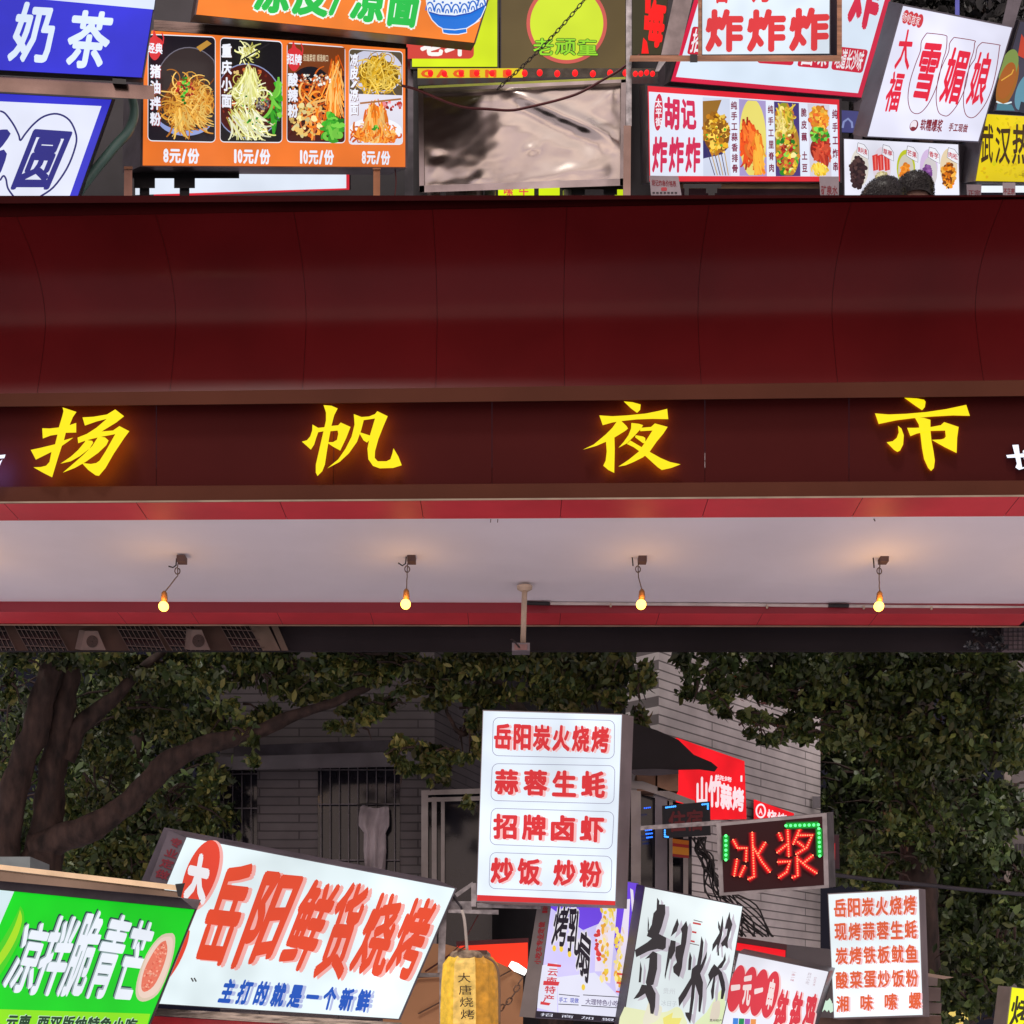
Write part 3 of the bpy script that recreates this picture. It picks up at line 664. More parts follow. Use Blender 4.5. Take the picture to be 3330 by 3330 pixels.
def uvoval(q, A, cu, cv, ru, rv, col, n=40):
    A.poly([bil(q, min(.99, max(.01, cu + ru*math.cos(t))), min(.99, max(.01, cv + rv*math.sin(t)))) for t in np.linspace(0, 2*math.pi, n+1)[:-1]], col)
GOLD = [C(222,160,60), C(190,115,35), C(240,195,100), C(150,82,25), C(205,135,45), C(120,62,20)]
PALE = [C(238,236,170), C(220,220,130), C(200,190,95), C(248,248,215), C(170,165,75)]
ORG = [C(235,120,25), C(250,160,60), C(200,80,15), C(245,190,110), C(215,100,30)]
GRN = [C(60,170,40), C(30,120,25), C(120,205,70)]
REDS = [C(190,50,30), C(140,25,20), C(215,80,50)]
SOUP = [C(120,40,25), C(160,60,30), C(90,28,22), C(190,95,50)]

# ------------------------------------------------------------------ upper row of stall signs
BLUE = C(42, 44, 205)
s = Sign('hanging_lightbox', 'blue lightbox with white top edge and two bold white tea-stall characters', 'lightbox sign', [(-380, -80), (512, -60), (461, 252), (-420, 205)], 7.95, .14, (-4, 14), 5, BLUE)
s.a.poly([(-380, -80), (512, -60), (500, 31), (161, 0), (-390, -52)], C(216, 226, 244)); s.a.build('top_band', s.root)
s.a.ch('奶', [(62, 4), (192, 12), (160, 208), (20, 200)], C(222, 236, 255), .028, True)
s.a.ch('茶', [(236, 30), (378, 40), (338, 228), (205, 218)], C(222, 236, 255), .028, True); s.done()
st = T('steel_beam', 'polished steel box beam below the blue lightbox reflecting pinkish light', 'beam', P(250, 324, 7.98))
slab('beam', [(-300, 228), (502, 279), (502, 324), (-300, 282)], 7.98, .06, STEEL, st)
slab('bracket', [(366, 254), (410, 258), (410, 274), (366, 271)], 7.95, .05, BLACK, st)
s = Sign('hanging_lightbox', 'white lightbox with thick blue border and navy character in a looping outline', 'lightbox sign', [(-380, 284), (363, 324), (250, 645), (-420, 645)], 8.05, .14, (10, 0), 2, C(52, 52, 196))
s.a.poly([(-380, 312), (330, 345), (224, 645), (-420, 645)], C(226, 230, 248)); s.a.build('white_field', s.root)
cur = smoothpts(Z(0, 0, 2.3, [(0,830),(40,850),(100,930),(140,1010),(152,1050),(190,1000),(250,930),(330,870),(430,852),(520,900),(570,1010),(560,1110),(500,1260),(400,1400),(300,1470)]), 4)
s.a.line(cur, 6, C(34, 36, 110)); s.a.line(smoothpts(Z(0, 0, 2.3, [(0,1350),(25,1315),(45,1340),(60,1410),(110,1480)]), 4), 6, C(34, 36, 110))
s.a.ch('圆', [(110, 419), (238, 428), (158, 617), (32, 617)], C(36, 38, 130), .03, True)
s.a.poly(Z(0, 0, 2.3, [(-60,980),(20,968),(55,968),(80,1000),(60,1035),(20,1090),(-40,1150),(-70,1150),(-10,1040),(-60,1030)]), C(36, 38, 130)); s.a.poly(Z(0, 0, 2.3, [(-50,1140),(30,1118),(52,1150),(40,1200),(10,1280),(-60,1380),(-90,1380),(-10,1200),(-50,1190)]), C(36, 38, 130)); s.done()
HOSE = mat('green_hose', (0.12, 0.24, 0.205), 0.35, 0, .15, 8)
cable('garden_hose', 'grey green hose curving down between the white lightbox and the food menu', 'hose', [(428, 316), (436, 355), (432, 392), (415, 430), (378, 470), (335, 522), (296, 570), (255, 625), (225, 680)], 8.2, 15, HOSE)
s = Sign('menu_lightbox', 'orange noodle menu lightbox with four framed dishes and white prices beneath', 'menu sign', [(469, 98), (1318, 157), (1318, 543), (464, 538)], 8.35, .16, (-58, 22), 6, C(232, 116, 42), GREY)
PB = [[(481,110),(701,119),(701,464),(480,459)], [(716,121),(918,134),(918,465),(715,463)], [(933,138),(1123,152),(1123,466),(932,463)], [(1135,157),(1310,167),(1310,471),(1134,470)]]
for i, q in enumerate(PB):
    A = s.a; A.n = 10
    A.poly(rrect(q, .07), C(236, 238, 248)); q2 = grow(q, -2.6); A.poly(rrect(q2, .06), [C(30,25,34), C(26,24,28), C(70,26,22), C(90,78,60)][i])
    A.step = 6e-5; A.n = 70
    if i == 0:
        uvoval(q2, A, .62, .50, .52, .40, C(110, 105, 118)); uvoval(q2, A, .62, .50, .505, .39, C(52, 42, 42))
        uvoval(q2, A, .55, .78, .42, .17, C(150, 165, 220)); uvoval(q2, A, .58, .74, .46, .16, C(48, 40, 42))
        uvpoly(q2, A, [(.72,.10),(.88,.03),(.95,.06),(.78,.14)], C(190, 140, 60))
        heap(q2, A, GOLD, 230, .60, .62, .36, .22, 4.2, .34, 1.2, None, 3); heap(q2, A, GOLD[:3], 60, .55, .75, .24, .10, 5, .26, .4, 1.3, 4)
        bits(q2, A, REDS, 34, .55, .50, .15, .08, 5, 5); bits(q2, A, GRN, 30, .55, .52, .08, .14, 4, 6)
    elif i == 1:
        uvoval(q2, A, .45, .60, .56, .37, C(140, 150, 190)); uvoval(q2, A, .45, .60, .54, .36, C(75, 24, 20))
        bits(q2, A, SOUP + [C(225, 190, 120)], 150, .45, .62, .5, .34, 6, 7)
        heap(q2, A, GRN, 30, .9, .5, .12, .25, 12, .35, .5, 1.2, 8)
        heap(q2, A, PALE, 90, .42, .52, .24, .12, 4, .3, 1.0, None, 9); heap(q2, A, PALE, 110, .38, .76, .30, .15, 4.5, .34, .35, 1.0, 10)
        heap(q2, A, PALE[:3], 60, .48, .34, .11, .14, 4.5, .36, .15, 1.57, 11); heap(q2, A, PALE, 40, .45, .12, .15, .05, 4, .16, 1.0, None, 12)
        A.line([bil(q2, .34, .20), bil(q2, .80, .02)], 5, C(40, 36, 40)); bits(q2, A, [C(90,80,80), C(150,140,140)], 50, .68, .62, .12, .07, 3.5, 13); bits(q2, A, GRN, 20, .6, .7, .3, .2, 4, 14)
    elif i == 2:
        uvpoly(q2, A, [(0,0),(1,0),(1,.3),(0,.3)], C(120, 60, 28)); uvoval(q2, A, .42, .52, .42, .30, C(24, 24, 32))
        bits(q2, A, SOUP + ORG, 150, .45, .62, .48, .34, 7, 15); heap(q2, A, ORG + SOUP, 80, .45, .62, .4, .22, 6, .4, .7, None, 16)
        heap(q2, A, ORG, 120, .84, .32, .12, .26, 4, .5, .1, 1.57, 17); bits(q2, A, [C(232,215,150), C(215,180,100)], 40, .33, .78, .28, .17, 8, 18)
        heap(q2, A, GRN, 40, .8, .84, .16, .12, 13, .2, 1.0, None, 19); bits(q2, A, [C(235,235,225), C(190,120,80)], 60, .5, .35, .3, .06, 4, 20)
    else:
        uvoval(q2, A, .5, .22, .52, .24, C(205, 205, 225)); heap(q2, A, [C(212,165,40), C(165,120,25), C(235,200,90), C(110,80,20)], 210, .55, .26, .38, .17, 4, .34, 1.2, None, 21)
        uvpoly(q2, A, [(0,.47),(1,.47),(1,1),(0,1)], C(225, 222, 235)); uvoval(q2, A, .5, .86, .5, .14, C(245, 245, 250)); bits(q2, A, REDS + [C(230,140,150)], 14, .8, .58, .2, .05, 7, 22)
        heap(q2, A, ORG, 110, .50, .92, .42, .07, 6, .22, .9, None, 23); heap(q2, A, ORG, 110, .52, .64, .20, .13, 6, .3, .12, 1.57, 24); A.line([bil(q2, .2, .57), bil(q2, .98, .51)], 6, C(170, 110, 60)); bits(q2, A, GRN, 8, .5, .83, .06, .02, 5, 25)
    A.build('dish_picture', s.root); A.step = 3e-4
s.a.n = 90; WT = C(238, 240, 252)
s.a.text('8元/份', [(529,481),(648,484),(648,532),(529,529)], WT, .045); s.a.text('10元/份', [(752,483),(879,486),(879,534),(752,531)], WT, .045)
s.a.text('10元/份', [(967,486),(1086,488),(1086,536),(967,533)], WT, .045); s.a.text('8元/份', [(1175,489),(1269,492),(1269,536),(1175,533)], WT, .045)
s.a.text('猪油拌粉', [(489,206),(522,206),(522,414),(489,412)], WT, .04, True, .18, C(160,40,40), (2, 2)); s.a.text('重庆小面', [(721,138),(753,138),(753,356),(721,354)], WT, .04, True, .18, C(90,60,40), (2, 2))
s.a.text('酸辣粉', [(937,234),(968,234),(968,386),(937,386)], WT, .04, True, .14, C(120,60,40), (2, 2)); s.a.text('凉皮/凉面', [(1139,172),(1165,172),(1165,376),(1139,376)], WT, .04, True, .12, C(120,60,40), (2, 2))
s.a.text('劲道柔韧', [(986,176),(1026,177),(1026,200),(986,199)], C(225,205,170), .01); s.a.text('顺滑爽口', [(1030,177),(1068,178),(1068,201),(1030,200)], C(225,205,170), .01); s.done()
for (cx, cy, tx) in ((504, 142, '经典'), (957, 178, '招牌')):
    s.a.n = 96; s.a.poly(smoothpts([(cx-24,cy+6),(cx-20,cy-14),(cx-8,cy-24),(cx-4,cy-46),(cx+6,cy-24),(cx+22,cy-12),(cx+25,cy+8),(cx+16,cy+38),(cx,cy+54),(cx-16,cy+40),(cx-24,cy+6)], 3)[:-1], C(214, 52, 58))
    s.a.line([(cx+22,cy-36),(cx+28,cy-20),(cx+26,cy)], 4, C(214, 52, 58)); s.a.text(tx, [(cx-25,cy-4),(cx+25,cy),(cx+25,cy+34),(cx-25,cy+30)], WT, .03); s.a.build('flame_badge', s.root)
sg = T('menu_rail', 'brown reflecting steel rail above the orange noodle menu', 'rail', P(900, 140, 8.3))
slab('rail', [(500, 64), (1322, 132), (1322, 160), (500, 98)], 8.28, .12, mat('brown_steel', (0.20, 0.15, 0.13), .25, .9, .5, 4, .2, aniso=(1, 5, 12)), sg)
s = Sign('shop_lightbox', 'orange lightbox with big green characters and a blue patterned bowl', 'lightbox sign', [(665, -120), (1618, -110), (1541, 139), (638, 47)], 7.9, .30, (-14, 24), 4, C(238, 124, 36), mat('brown_case', (0.085, 0.055, 0.055), .4, .4, .4, 5))
G1 = C(20, 190, 70)
for chx, q in (('凉', [(838,-95),(955,-85),(938,46),(822,40)]), ('皮', [(962,-82),(1082,-74),(1064,58),(946,48)]), ('/', [(1092,-62),(1128,-58),(1102,54),(1066,50)]), ('凉', [(1150,-55),(1262,-45),(1243,78),(1134,66)]), ('面', [(1268,-40),(1376,-30),(1352,92),(1252,84)])):
    s.a.ch(chx, grow(q, 6), C(238, 250, 240), .11, True); s.a.n += 1; s.a.ch(chx, q, G1, .055, True); s.a.n -= 1
s.a.n += 3; s.done()
BW = [(1386,-60),(1386,0),(1392,40),(1405,65),(1425,85),(1438,92),(1441,107),(1460,111),(1490,112),(1518,106),(1517,92),(1545,75),(1565,55),(1580,20),(1592,-60)]
s.a.poly(BW, C(10, 112, 215)); s.a.poly([(1386,-60),(1386,0),(1391,36),(1430,47),(1480,50),(1530,40),(1580,14),(1592,-60)], C(232, 240, 250))
for k_ in range(7):
    x = 1398 + k_*28; y = 44 - (k_ - 2.6)**2 * 1.0 - max(0, k_-4)*5
    s.a.line([(x + 13*math.cos(t), y - 30*math.sin(t)) for t in np.linspace(.1, 3.04, 9)], 5, C(30, 105, 200)); s.a.oval(x + 14, y - 34, 4, 4, C(30, 105, 200), n=10, up=False); s.a.line([(x + 5*math.cos(t), y - 13*math.sin(t)) for t in np.linspace(0, 3.14, 7)], 4, C(30, 105, 200))
s.a.line([(1391,38),(1430,50),(1480,53),(1530,43),(1580,17)], 4, C(20, 70, 170)); s.a.line([(1440,94),(1480,97),(1518,92),(1560,66)], 3, C(220,235,250)); s.a.line(BW[1:-1], 3, C(235,240,250)); s.a.build('bowl_picture', s.root)
s = Sign('shop_lightbox', 'lime green lightbox with a red rounded label, partly behind the orange lightbox', 'lightbox sign', [(1340, -150), (1617, -150), (1617, 217), (1340, 217)], 8.9, .14, (0, 6), 7, C(208, 228, 16))
s.a.poly(rrect([(1300,120),(1541,120),(1541,191),(1300,191)], .07), C(205, 60, 50)); s.a.text('老坏', [(1366,108),(1524,112),(1524,182),(1366,182)], C(245,240,235), .05); s.done('label')
s = Sign('shop_lightbox', 'olive brown lightbox with a round lime and red emblem and three lime characters', 'lightbox sign', [(1630, -150), (2034, -150), (2034, 222), (1630, 222)], 8.9, .14, (0, 6), 3, C(92, 76, 44))
s.a.oval(1843, 76, 131, 131, C(205, 90, 80), n=64); s.a.oval(1843, 76, 119, 119, C(208, 228, 45), n=64); s.a.build('emblem', s.root)
for ci, chx in enumerate('老顽童'):
    x0 = 1734 + ci*72; q = [(x0, 124 + ci), (x0 + 66, 125 + ci), (x0 + 66, 180), (x0, 179)]
    s.a.ch(chx, grow(q, 2), C(50, 70, 20), .06, True); s.a.n += 1; s.a.ch(chx, q, C(150, 220, 40), .018, True); s.a.n -= 1
s.a.n += 2; s.done()
# chain, light string, crumpled sheet
def chain(name, label, a, b, d0, d1, ln, m):
    p0 = P(a[0], a[1], d0); p1 = P(b[0], b[1], d1); L_ = (p1 - p0).length; n = max(3, int(L_ / (ln * 0.78))); dr = (p1 - p0).normalized(); parts = []
    for i in range(n):
        c = p0.lerp(p1, (i + .5) / n); c.z -= 0.03 * math.sin(math.pi * (i + .5) / n); side = dr.cross(Vector((0, 1, 0))).normalized() if i % 2 else Vector((0, 1, 0))
        parts.append(tube([c + dr*math.cos(t)*ln*.5 + side*math.sin(t)*ln*.26 for t in np.linspace(0, 6.283, 13)[:-1]], ln*0.085, 5, True))
    V, F = join(parts); return tag(M(name, V, F, m, None, smooth=True), label, 'chain')
chain('hanging_chain', 'dark steel chain slanting across the olive emblem sign to the metal sheet', (1950, -60), (1617, 290), 7.9, 8.3, .034, mat('chain_steel', (0.10, 0.09, 0.08), .4, .8))
ls_ = T('string_light', 'row of round red lamps on a yellow and orange strip above the crumpled sheet', 'string light', P(1700, 240, 8.72))
A = Art(8.75); A.poly([(1358, 222), (1700, 222), (1700, 254), (1358, 254)], C(226, 200, 24))
for ci, chx in enumerate('CACEMI'): A.ch(chx, [(1366 + ci*52, 226), (1408 + ci*52, 226), (1408 + ci*52, 252), (1366 + ci*52, 252)], C(235, 90, 20), .07)
A.up(); A.build('lit_strip', ls_)
slab('carrier', [(1358, 254), (2140, 250), (2140, 272), (1358, 276)], 8.74, .04, BLACK, ls_)
slab('back_rail', [(1700, 222), (2140, 222), (2140, 252), (1700, 254)], 8.76, .03, mat('glossy_dark_rail', (0.08, 0.075, 0.06), .2, .7, .6, 12), ls_)
RLED = emit_only('red_lamp_glow', (1.0, 0.012, 0.015, 1), 1.3)
def ball(name, c, r, m, parent, sy=1.0):
    bm = bmesh.new(); bmesh.ops.create_uvsphere(bm, u_segments=16, v_segments=10, radius=r)
    V = [Vector((v.co.x, v.co.y*sy, v.co.z)) + c for v in bm.verts]; F = [tuple(v.index for v in f.verts) for f in bm.faces]; bm.free(); return M(name, V, F, m, parent, smooth=True)
for x in (1400,1445,1500,1550,1600,1653,1706,1755,1812,1870,1928,1984,2034,2066,2084,2103,2122): ball('red_lamp', P(x, 238 + random.uniform(-2, 2), 8.70), (9.5 if x < 2040 else 8)*KF*8.7, RLED, ls_)
tag(M('lime_ledge', *prism([(1360, 280), (2034, 250), (2036, 259), (1360, 289)], 8.50, .05), mat('lime_paint', (0.45, 0.52, 0.05), .5)), 'thin lime painted ledge along the top of the crumpled metal sheet', 'ledge')
def crumple(u, v):
    h = 0.007*mnoise.noise(Vector((u*3.1, v*1.7, 2))) + 0.006*mnoise.noise(Vector((u*6, v*5, 5))) + 0.0022*mnoise.noise(Vector((u*15 + v*4, v*11, 8)))
    dline = (v - 0.02) - (u - 0.40) * 0.95            # long diagonal crease
    h += 0.020*math.exp(-(dline/0.07)**2) * max(0, min(1, (u-.36)*6)) * max(0, min(1, (1.0-u)*6))
    h -= 0.018*math.exp(-((dline-.17)/0.10)**2) * max(0, min(1, (u-.36)*4)) * max(0, min(1, (1.0-u)*5))
    h += 0.014*math.exp(-((v-.95-.10*math.sin(u*6))/.08)**2) * (.4 + .6*math.sin(u*11))
    for (a, b, r, k_) in ((.29,.15,.07,.008),(.08,.66,.06,-.007),(.94,.12,.05,.008),(.55,.62,.05,.010),(.3,.9,.07,.01)): h += k_*math.exp(-((u-a)**2*2 + (v-b)**2)/r**2)
    return h
QS = [(1360,289),(2036,258),(2032,603),(1364,626)]; nu, nv = 110, 60; V = []; F = []
for j in range(nv + 1):
    for i in range(nu + 1):
        u, v = i/nu, j/nv; x, y = bil(QS, u, v); ed = min(u, 1-u, v, 1-v); V.append(P(x, y, 8.46 - crumple(u, v)*min(1, ed*14)))
for j in range(nv):
    for i in range(nu): a = j*(nu+1) + i; F.append((a, a+1, a+nu+2, a+nu+1))
SHEET = mat('crumpled_sheet', (0.62, 0.57, 0.53), .21, 1.0, .14, 2.2, .015)
sh = T('metal_sheet', 'large crumpled reflective metal sheet below the row of red lamps', 'metal sheet', P(1700, 620, 8.46))
M('sheet', V, F, SHEET, sh, smooth=True)
for q in ([(1360,289),(1376,288),(1380,625),(1364,626)], [(2020,259),(2036,258),(2032,603),(2016,604)], [(1364,604),(2032,580),(2032,603),(1364,626)], [(1360,288),(2036,257),(2036,268),(1360,300)]):
    slab('edge_strip', q, 8.436, .012, mat('sheet_rim', (0.44, 0.39, 0.39), .32, 1.0, .25, 6), sh)
REDC = mat('red_cable', (0.10, 0.016, 0.018), .5)
cable('sagging_cable', 'dark red cable sagging in front of the crumpled metal sheet', 'cable', Z(1280, 0, 2.3, [(60,640),(160,665),(250,702),(400,765),(540,805),(700,815),(870,825),(1000,803),(1240,745),(1400,690),(1560,600),(1680,530),(1840,412)]), 8.15, 4, REDC)
cable('dangling_wire', 'thin red wire dangling below the orange menu beside the wooden post', 'wire', [(1284, 545), (1288, 590), (1284, 640)], 8.4, 2, REDC)
po = T('metal_pole', 'upright silver pole with a copper coloured lower sleeve beside the crumpled sheet', 'pole', P(2045, 637, 8.1))
slab('upper_tube', rect(2036, -150, 2054, 410), 8.1, .04, GALV, po); slab('lower_sleeve', [(2028, 408), (2052, 408), (2050, 700), (2026, 700)], 8.07, .08, STEEL, po)
# red LED character column
s = Sign('led_sign', 'dark sign with a red glowing character beside the silver pole', 'LED sign', [(2056, -150), (2190, -150), (2150, 178), (2056, 178)], 8.75, .08, (0, 4), 2, C(52, 48, 26))
for k_, q in enumerate(([(2098,-10),(2116,-10),(2116,46),(2098,42)], [(2096,50),(2112,52),(2110,98),(2094,96)], [(2092,122),(2104,136),(2110,174),(2086,174)])): s.a.poly(q, C(250, 12, 12), False)
s.a.up(); s.a.ch('每', [(2112, -6), (2172, 4), (2152, 158), (2100, 150)], C(255, 14, 14), .05, True); s.done()
# big slanted white sign with red border
s = Sign('slanted_lightbox', 'large white lightbox with crimson border, tilted behind the white sign of three red characters', 'lightbox sign', [(2300, -150), (2940, -150), (2801, 317), (2182, 264)], 8.62, .16, (-20, 12), 3, C(208, 30, 66), GREY)
s.a.poly([(2318, -150), (2920, -150), (2790, 303), (2198, 250)], C(218, 232, 248)); s.a.build('white_field', s.root)
for q, tx in (([(2252,86),(2340,92),(2318,184),(2234,176)], '招牌'), ([(2470,120),(2585,128),(2580,213),(2462,205)], ''), ([(2610,134),(2700,140),(2694,224),(2592,216)], '卤味'), ([(2716,150),(2824,162),(2804,238),(2702,226)], '地道长沙味')):
    s.a.poly(rrect(q, .09), C(205, 30, 58)); 
    if tx: s.a.text(tx, grow(q, -7), C(240,235,240), .02)
s.a.ch('炸', [(2788, -130), (2890, -120), (2842, 112), (2752, 70)], C(214, 36, 70), .06, True); s.done()
sp = T('slanted_strut', 'wide slanted grey steel strut beside the tilted white lightbox', 'strut', P(2180, 240, 8.5))
slab('strut', [(2212, -100), (2275, -100), (2209, 178), (2150, 178)], 8.5, .06, mat('worn_steel', (0.28, 0.24, 0.24), .4, .8, .5, 6), sp); slab('strut_foot', [(2142, 200), (2165, 200), (2142, 232), (2130, 232)], 8.5, .06, GALV, sp)
s = Sign('hanging_lightbox', 'white lightbox with three identical large red characters in a black frame', 'lightbox sign', [(2284, -150), (2698, -150), (2697, 174), (2284, 177)], 8.05, .14, (34, 10), 4, C(222, 234, 246), mat('black_frame', (0.025, 0.024, 0.034), .35))
for q in ([(2295,29),(2418,29),(2418,170),(2293,170)], [(2430,30),(2556,28),(2556,169),(2428,170)], [(2568,26),(2697,22),(2697,165),(2565,168)]): s.a.ch('炸', q, C(222, 52, 58), .045, True)
s.a.ch('香', [(2318,-100),(2378,-100),(2374,11),(2320,11)], C(222,52,58), .04, True); s.a.ch('方', [(2440,-100),(2520,-100),(2512,9),(2444,9)], C(222,52,58), .04, True); s.a.up(); s.done()
br = T('wooden_bracket', 'wooden ledge and side posts carrying the white sign of three red characters', 'bracket', P(2390, 200, 8.0))
slab('ledge', [(2050, 180), (2734, 180), (2738, 200), (2046, 200)], 8.0, .08, WOOD, br); slab('side_post', rect(2270, -150, 2282, 180), 8.02, .05, WOOD, br); slab('side_post', rect(2722, -150, 2738, 179), 8.02, .05, WOOD, br)
slab('clamp', rect(2244, 176, 2268, 203), 7.985, .02, BLACK, br)
# skewer menu
s = Sign('menu_lightbox', 'white and red fried skewer menu lightbox with four food strips and vertical captions', 'menu sign', [(2106, 279), (2729, 324), (2731, 590), (2112, 590)], 8.25, .14, (-20, 8), 6, C(212, 36, 50))
s.a.poly([(2110, 298), (2722, 341), (2727, 574), (2115, 572)], C(224, 230, 246)); s.a.build('white_field', s.root)
A = s.a
def pic(q, fn):
    A.n = 12; A.step = 6e-5; A.n = 60; fn(q); A.build('food_picture', s.root); A.step = 3e-4; A.n = 12
def f1(q):
    uvpoly(q, A, [(0,0),(1,0),(1,1),(0,1)], C(205, 212, 232)); uvpoly(q, A, [(0,.05),(.7,.02),(.4,.3),(0,.6)], C(150, 105, 40)); uvpoly(q, A, [(0,.55),(.95,.62),(.7,.72),(0,.78)], C(45, 40, 100))
    for k_ in range(6): A.line([bil(q, .1 + .13*k_, .62), bil(q, .42 + .1*k_, .99)], 2.6, [C(60,50,90), C(190,150,60)][k_ % 2])
    uvoval(q, A, .5, .46, .48, .25, C(120, 72, 18)); bits(q, A, [C(215,160,30), C(180,115,20), C(240,200,80), C(150,95,20)], 170, .5, .46, .5, .27, 7, 31); bits(q, A, GRN, 10, .5, .45, .4, .2, 4, 32)
def f2(q):
    uvpoly(q, A, [(0,0),(1,0),(1,1),(0,1)], C(165, 150, 200)); uvoval(q, A, .5, .5, .5, .52, C(228, 215, 110)); heap(q, A, [C(230,80,20), C(200,50,15), C(245,120,40), C(160,35,15)], 90, .32, .45, .28, .24, 9, .4, .4, 1.2, 33)
    heap(q, A, [C(240,130,30), C(225,90,20), C(250,180,60)], 70, .68, .65, .17, .28, 7, .45, .2, 1.5, 34)
def f3(q):
    uvpoly(q, A, [(0,0),(1,0),(1,1),(0,1)], C(70, 55, 120)); uvoval(q, A, .5, .62, .5, .40, C(170, 125, 40)); heap(q, A, [C(220,190,60), C(190,120,40), C(235,215,130), C(150,150,40)], 120, .40, .32, .38, .32, 6, .3, 1, None, 35); bits(q, A, [C(230,190,50), C(200,130,40), C(240,225,150)] + GRN + REDS, 120, .5, .7, .45, .28, 7, 36)
def f4(q):
    uvpoly(q, A, [(0,0),(1,0),(1,1),(0,1)], C(210, 205, 220)); uvoval(q, A, .5, .22, .42, .18, C(215, 105, 35)); uvoval(q, A, .5, .42, .44, .12, C(110, 70, 35)); uvoval(q, A, .5, .63, .45, .17, C(130, 35, 25)); bits(q, A, [C(240,150,40), C(245,190,70), C(220,100,40)], 90, .5, .2, .42, .18, 7, 37); bits(q, A, [C(150,90,40), C(190,150,50)] + GRN, 60, .5, .42, .42, .1, 7, 38); heap(q, A, REDS, 70, .5, .62, .4, .14, 9, .3, .6, .5, 39); heap(q, A, [C(235,190,40), C(250,215,80)], 50, .4, .86, .35, .1, 6, .2, .3, 1.0, 40)
pic([(2285,316),(2373,321),(2376,573),(2287,572)], f1); pic([(2403,322),(2490,328),(2494,573),(2405,572)], f2); pic([(2517,330),(2598,335),(2603,573),(2523,573)], f3); pic([(2626,337),(2697,341),(2704,574),(2634,573)], f4)
A.oval(2141, 365, 14, 60, C(205, 40, 70), .05); A.text('太平街', [(2131,320),(2151,320),(2153,412),(2133,412)], C(240,235,245), .03, True)
for chx, q in (('胡', [(2160,313),(2211,318),(2209,426),(2160,420)]), ('记', [(2214,320),(2262,324),(2266,422),(2214,420)])): A.ch(chx, q, C(206, 40, 82), .045, True)
for i in range(3): x0 = 2122 + i*54; A.ch('炸', [(x0, 443 + i), (x0 + 49, 443 + i), (x0 + 47, 562), (x0 - 2, 562)], C(206, 40, 82), .04, True)
A.up(); DK = C(122, 22, 60)
A.text('纯手工蒜香排骨', [(2377,326),(2396,326),(2400,565),(2381,565)], DK, .03, True, .22); A.text('纯手工里脊肉', [(2497,337),(2514,337),(2518,565),(2501,565)], DK, .03, True, .3)
A.text('脆皮藕 土豆', [(2605,346),(2622,346),(2626,566),(2609,566)], DK, .03, True, .3); A.text('纯手工炸串', [(2706,350),(2723,350),(2726,563),(2709,563)], DK, .03, True, .3); s.done()
PG = mat('dull_paper', (0.34, 0.30, 0.33), .8, 0, .12, 8)
def paper(label, q, d, fn):
    r = T('price_paper', label, 'paper sign', P(q[3][0], q[3][1], d), 'paper price notes under the upper signs'); slab('sheet', q, d, .004, PG, r); A = Art(d - .001); fn(A); A.build('lettering', r, PAPER)
DR = C(130, 24, 40)
paper('grey price paper with dark red heading taped under the skewer menu corner', [(2112, 571), (2206, 573), (2218, 645), (2118, 645)], 8.2, lambda A: (A.text('胡记炸串价格表', [(2118,584),(2198,588),(2200,608),(2120,604)], DR, .02), A.poly(rrect(rect(2150, 609, 2169, 621), .2), C(190,60,70)), [A.poly(rect(2122 + 12*k_, 624, 2130 + 12*k_, 630), C(50,45,50), False) for k_ in range(7)]))
paper('translucent grey paper with dark red characters hanging at the far end of the skewer menu', [(2664, 574), (2728, 574), (2728, 645), (2668, 645)], 8.2, lambda A: A.text('矿泉水', [(2670,604),(2724,604),(2724,634),(2670,634)], DR, .02))
paper('pinkish paper note hanging beneath the yellow sign beside the silver gap', [(3143, 600), (3192, 600), (3190, 645), (3145, 645)], 8.15, lambda A: A.text('正宗', [(3148,618),(3188,618),(3188,640),(3148,640)], DR, .01))
paper('white paper note with three red characters hanging before the lit counter', [(3260, 594), (3302, 594), (3302, 645), (3262, 645)], 8.1, lambda A: A.text('不正宗', [(3263,612),(3300,612),(3300,632),(3263,632)], DR, .02))
s = Sign('counter_light', 'long white lit strip behind the paper notes under the yellow sign', 'light', [(3160, 604), (3420, 604), (3420, 626), (3160, 626)], 8.5, .05, (0, 0), 3, C(236, 242, 250))
# tilted white dessert sign and its picture menu
s = Sign('tilted_lightbox', 'tilted white lightbox with large red dessert characters in thin looping outlines', 'lightbox sign', [(2937, 19), (3291, 90), (3181, 459), (2821, 443)], 7.95, .16, (-44, -10), 4, C(228, 228, 248), mat('violet_grey_case', (0.10, 0.092, 0.12), .45, .3, .3, 4))
R2 = C(226, 24, 58); zz = lambda p: Z(2650, 0, 2.841, p); A = s.a
for pts in ([(1035,305),(1200,325),(1220,360),(1210,470),(1175,580),(1130,780),(1060,940),(990,1030),(930,1050),(880,1010),(860,900),(880,750),(930,590),(975,470),(985,380),(1035,305)],
            [(1285,345),(1470,375),(1475,400),(1465,480),(1430,590),(1390,800),(1320,960),(1240,1060),(1190,1068),(1140,1030),(1120,900),(1140,720),(1180,600),(1235,480),(1245,400),(1285,345)],
            [(1545,392),(1700,415),(1705,440),(1680,620),(1640,800),(1580,950),(1500,1060),(1440,1088),(1390,1050),(1372,930),(1390,760),(1430,620),(1480,540),(1500,440),(1545,392)]): A.line(smoothpts(zz(pts), 4), 2.6, C(130, 30, 50))
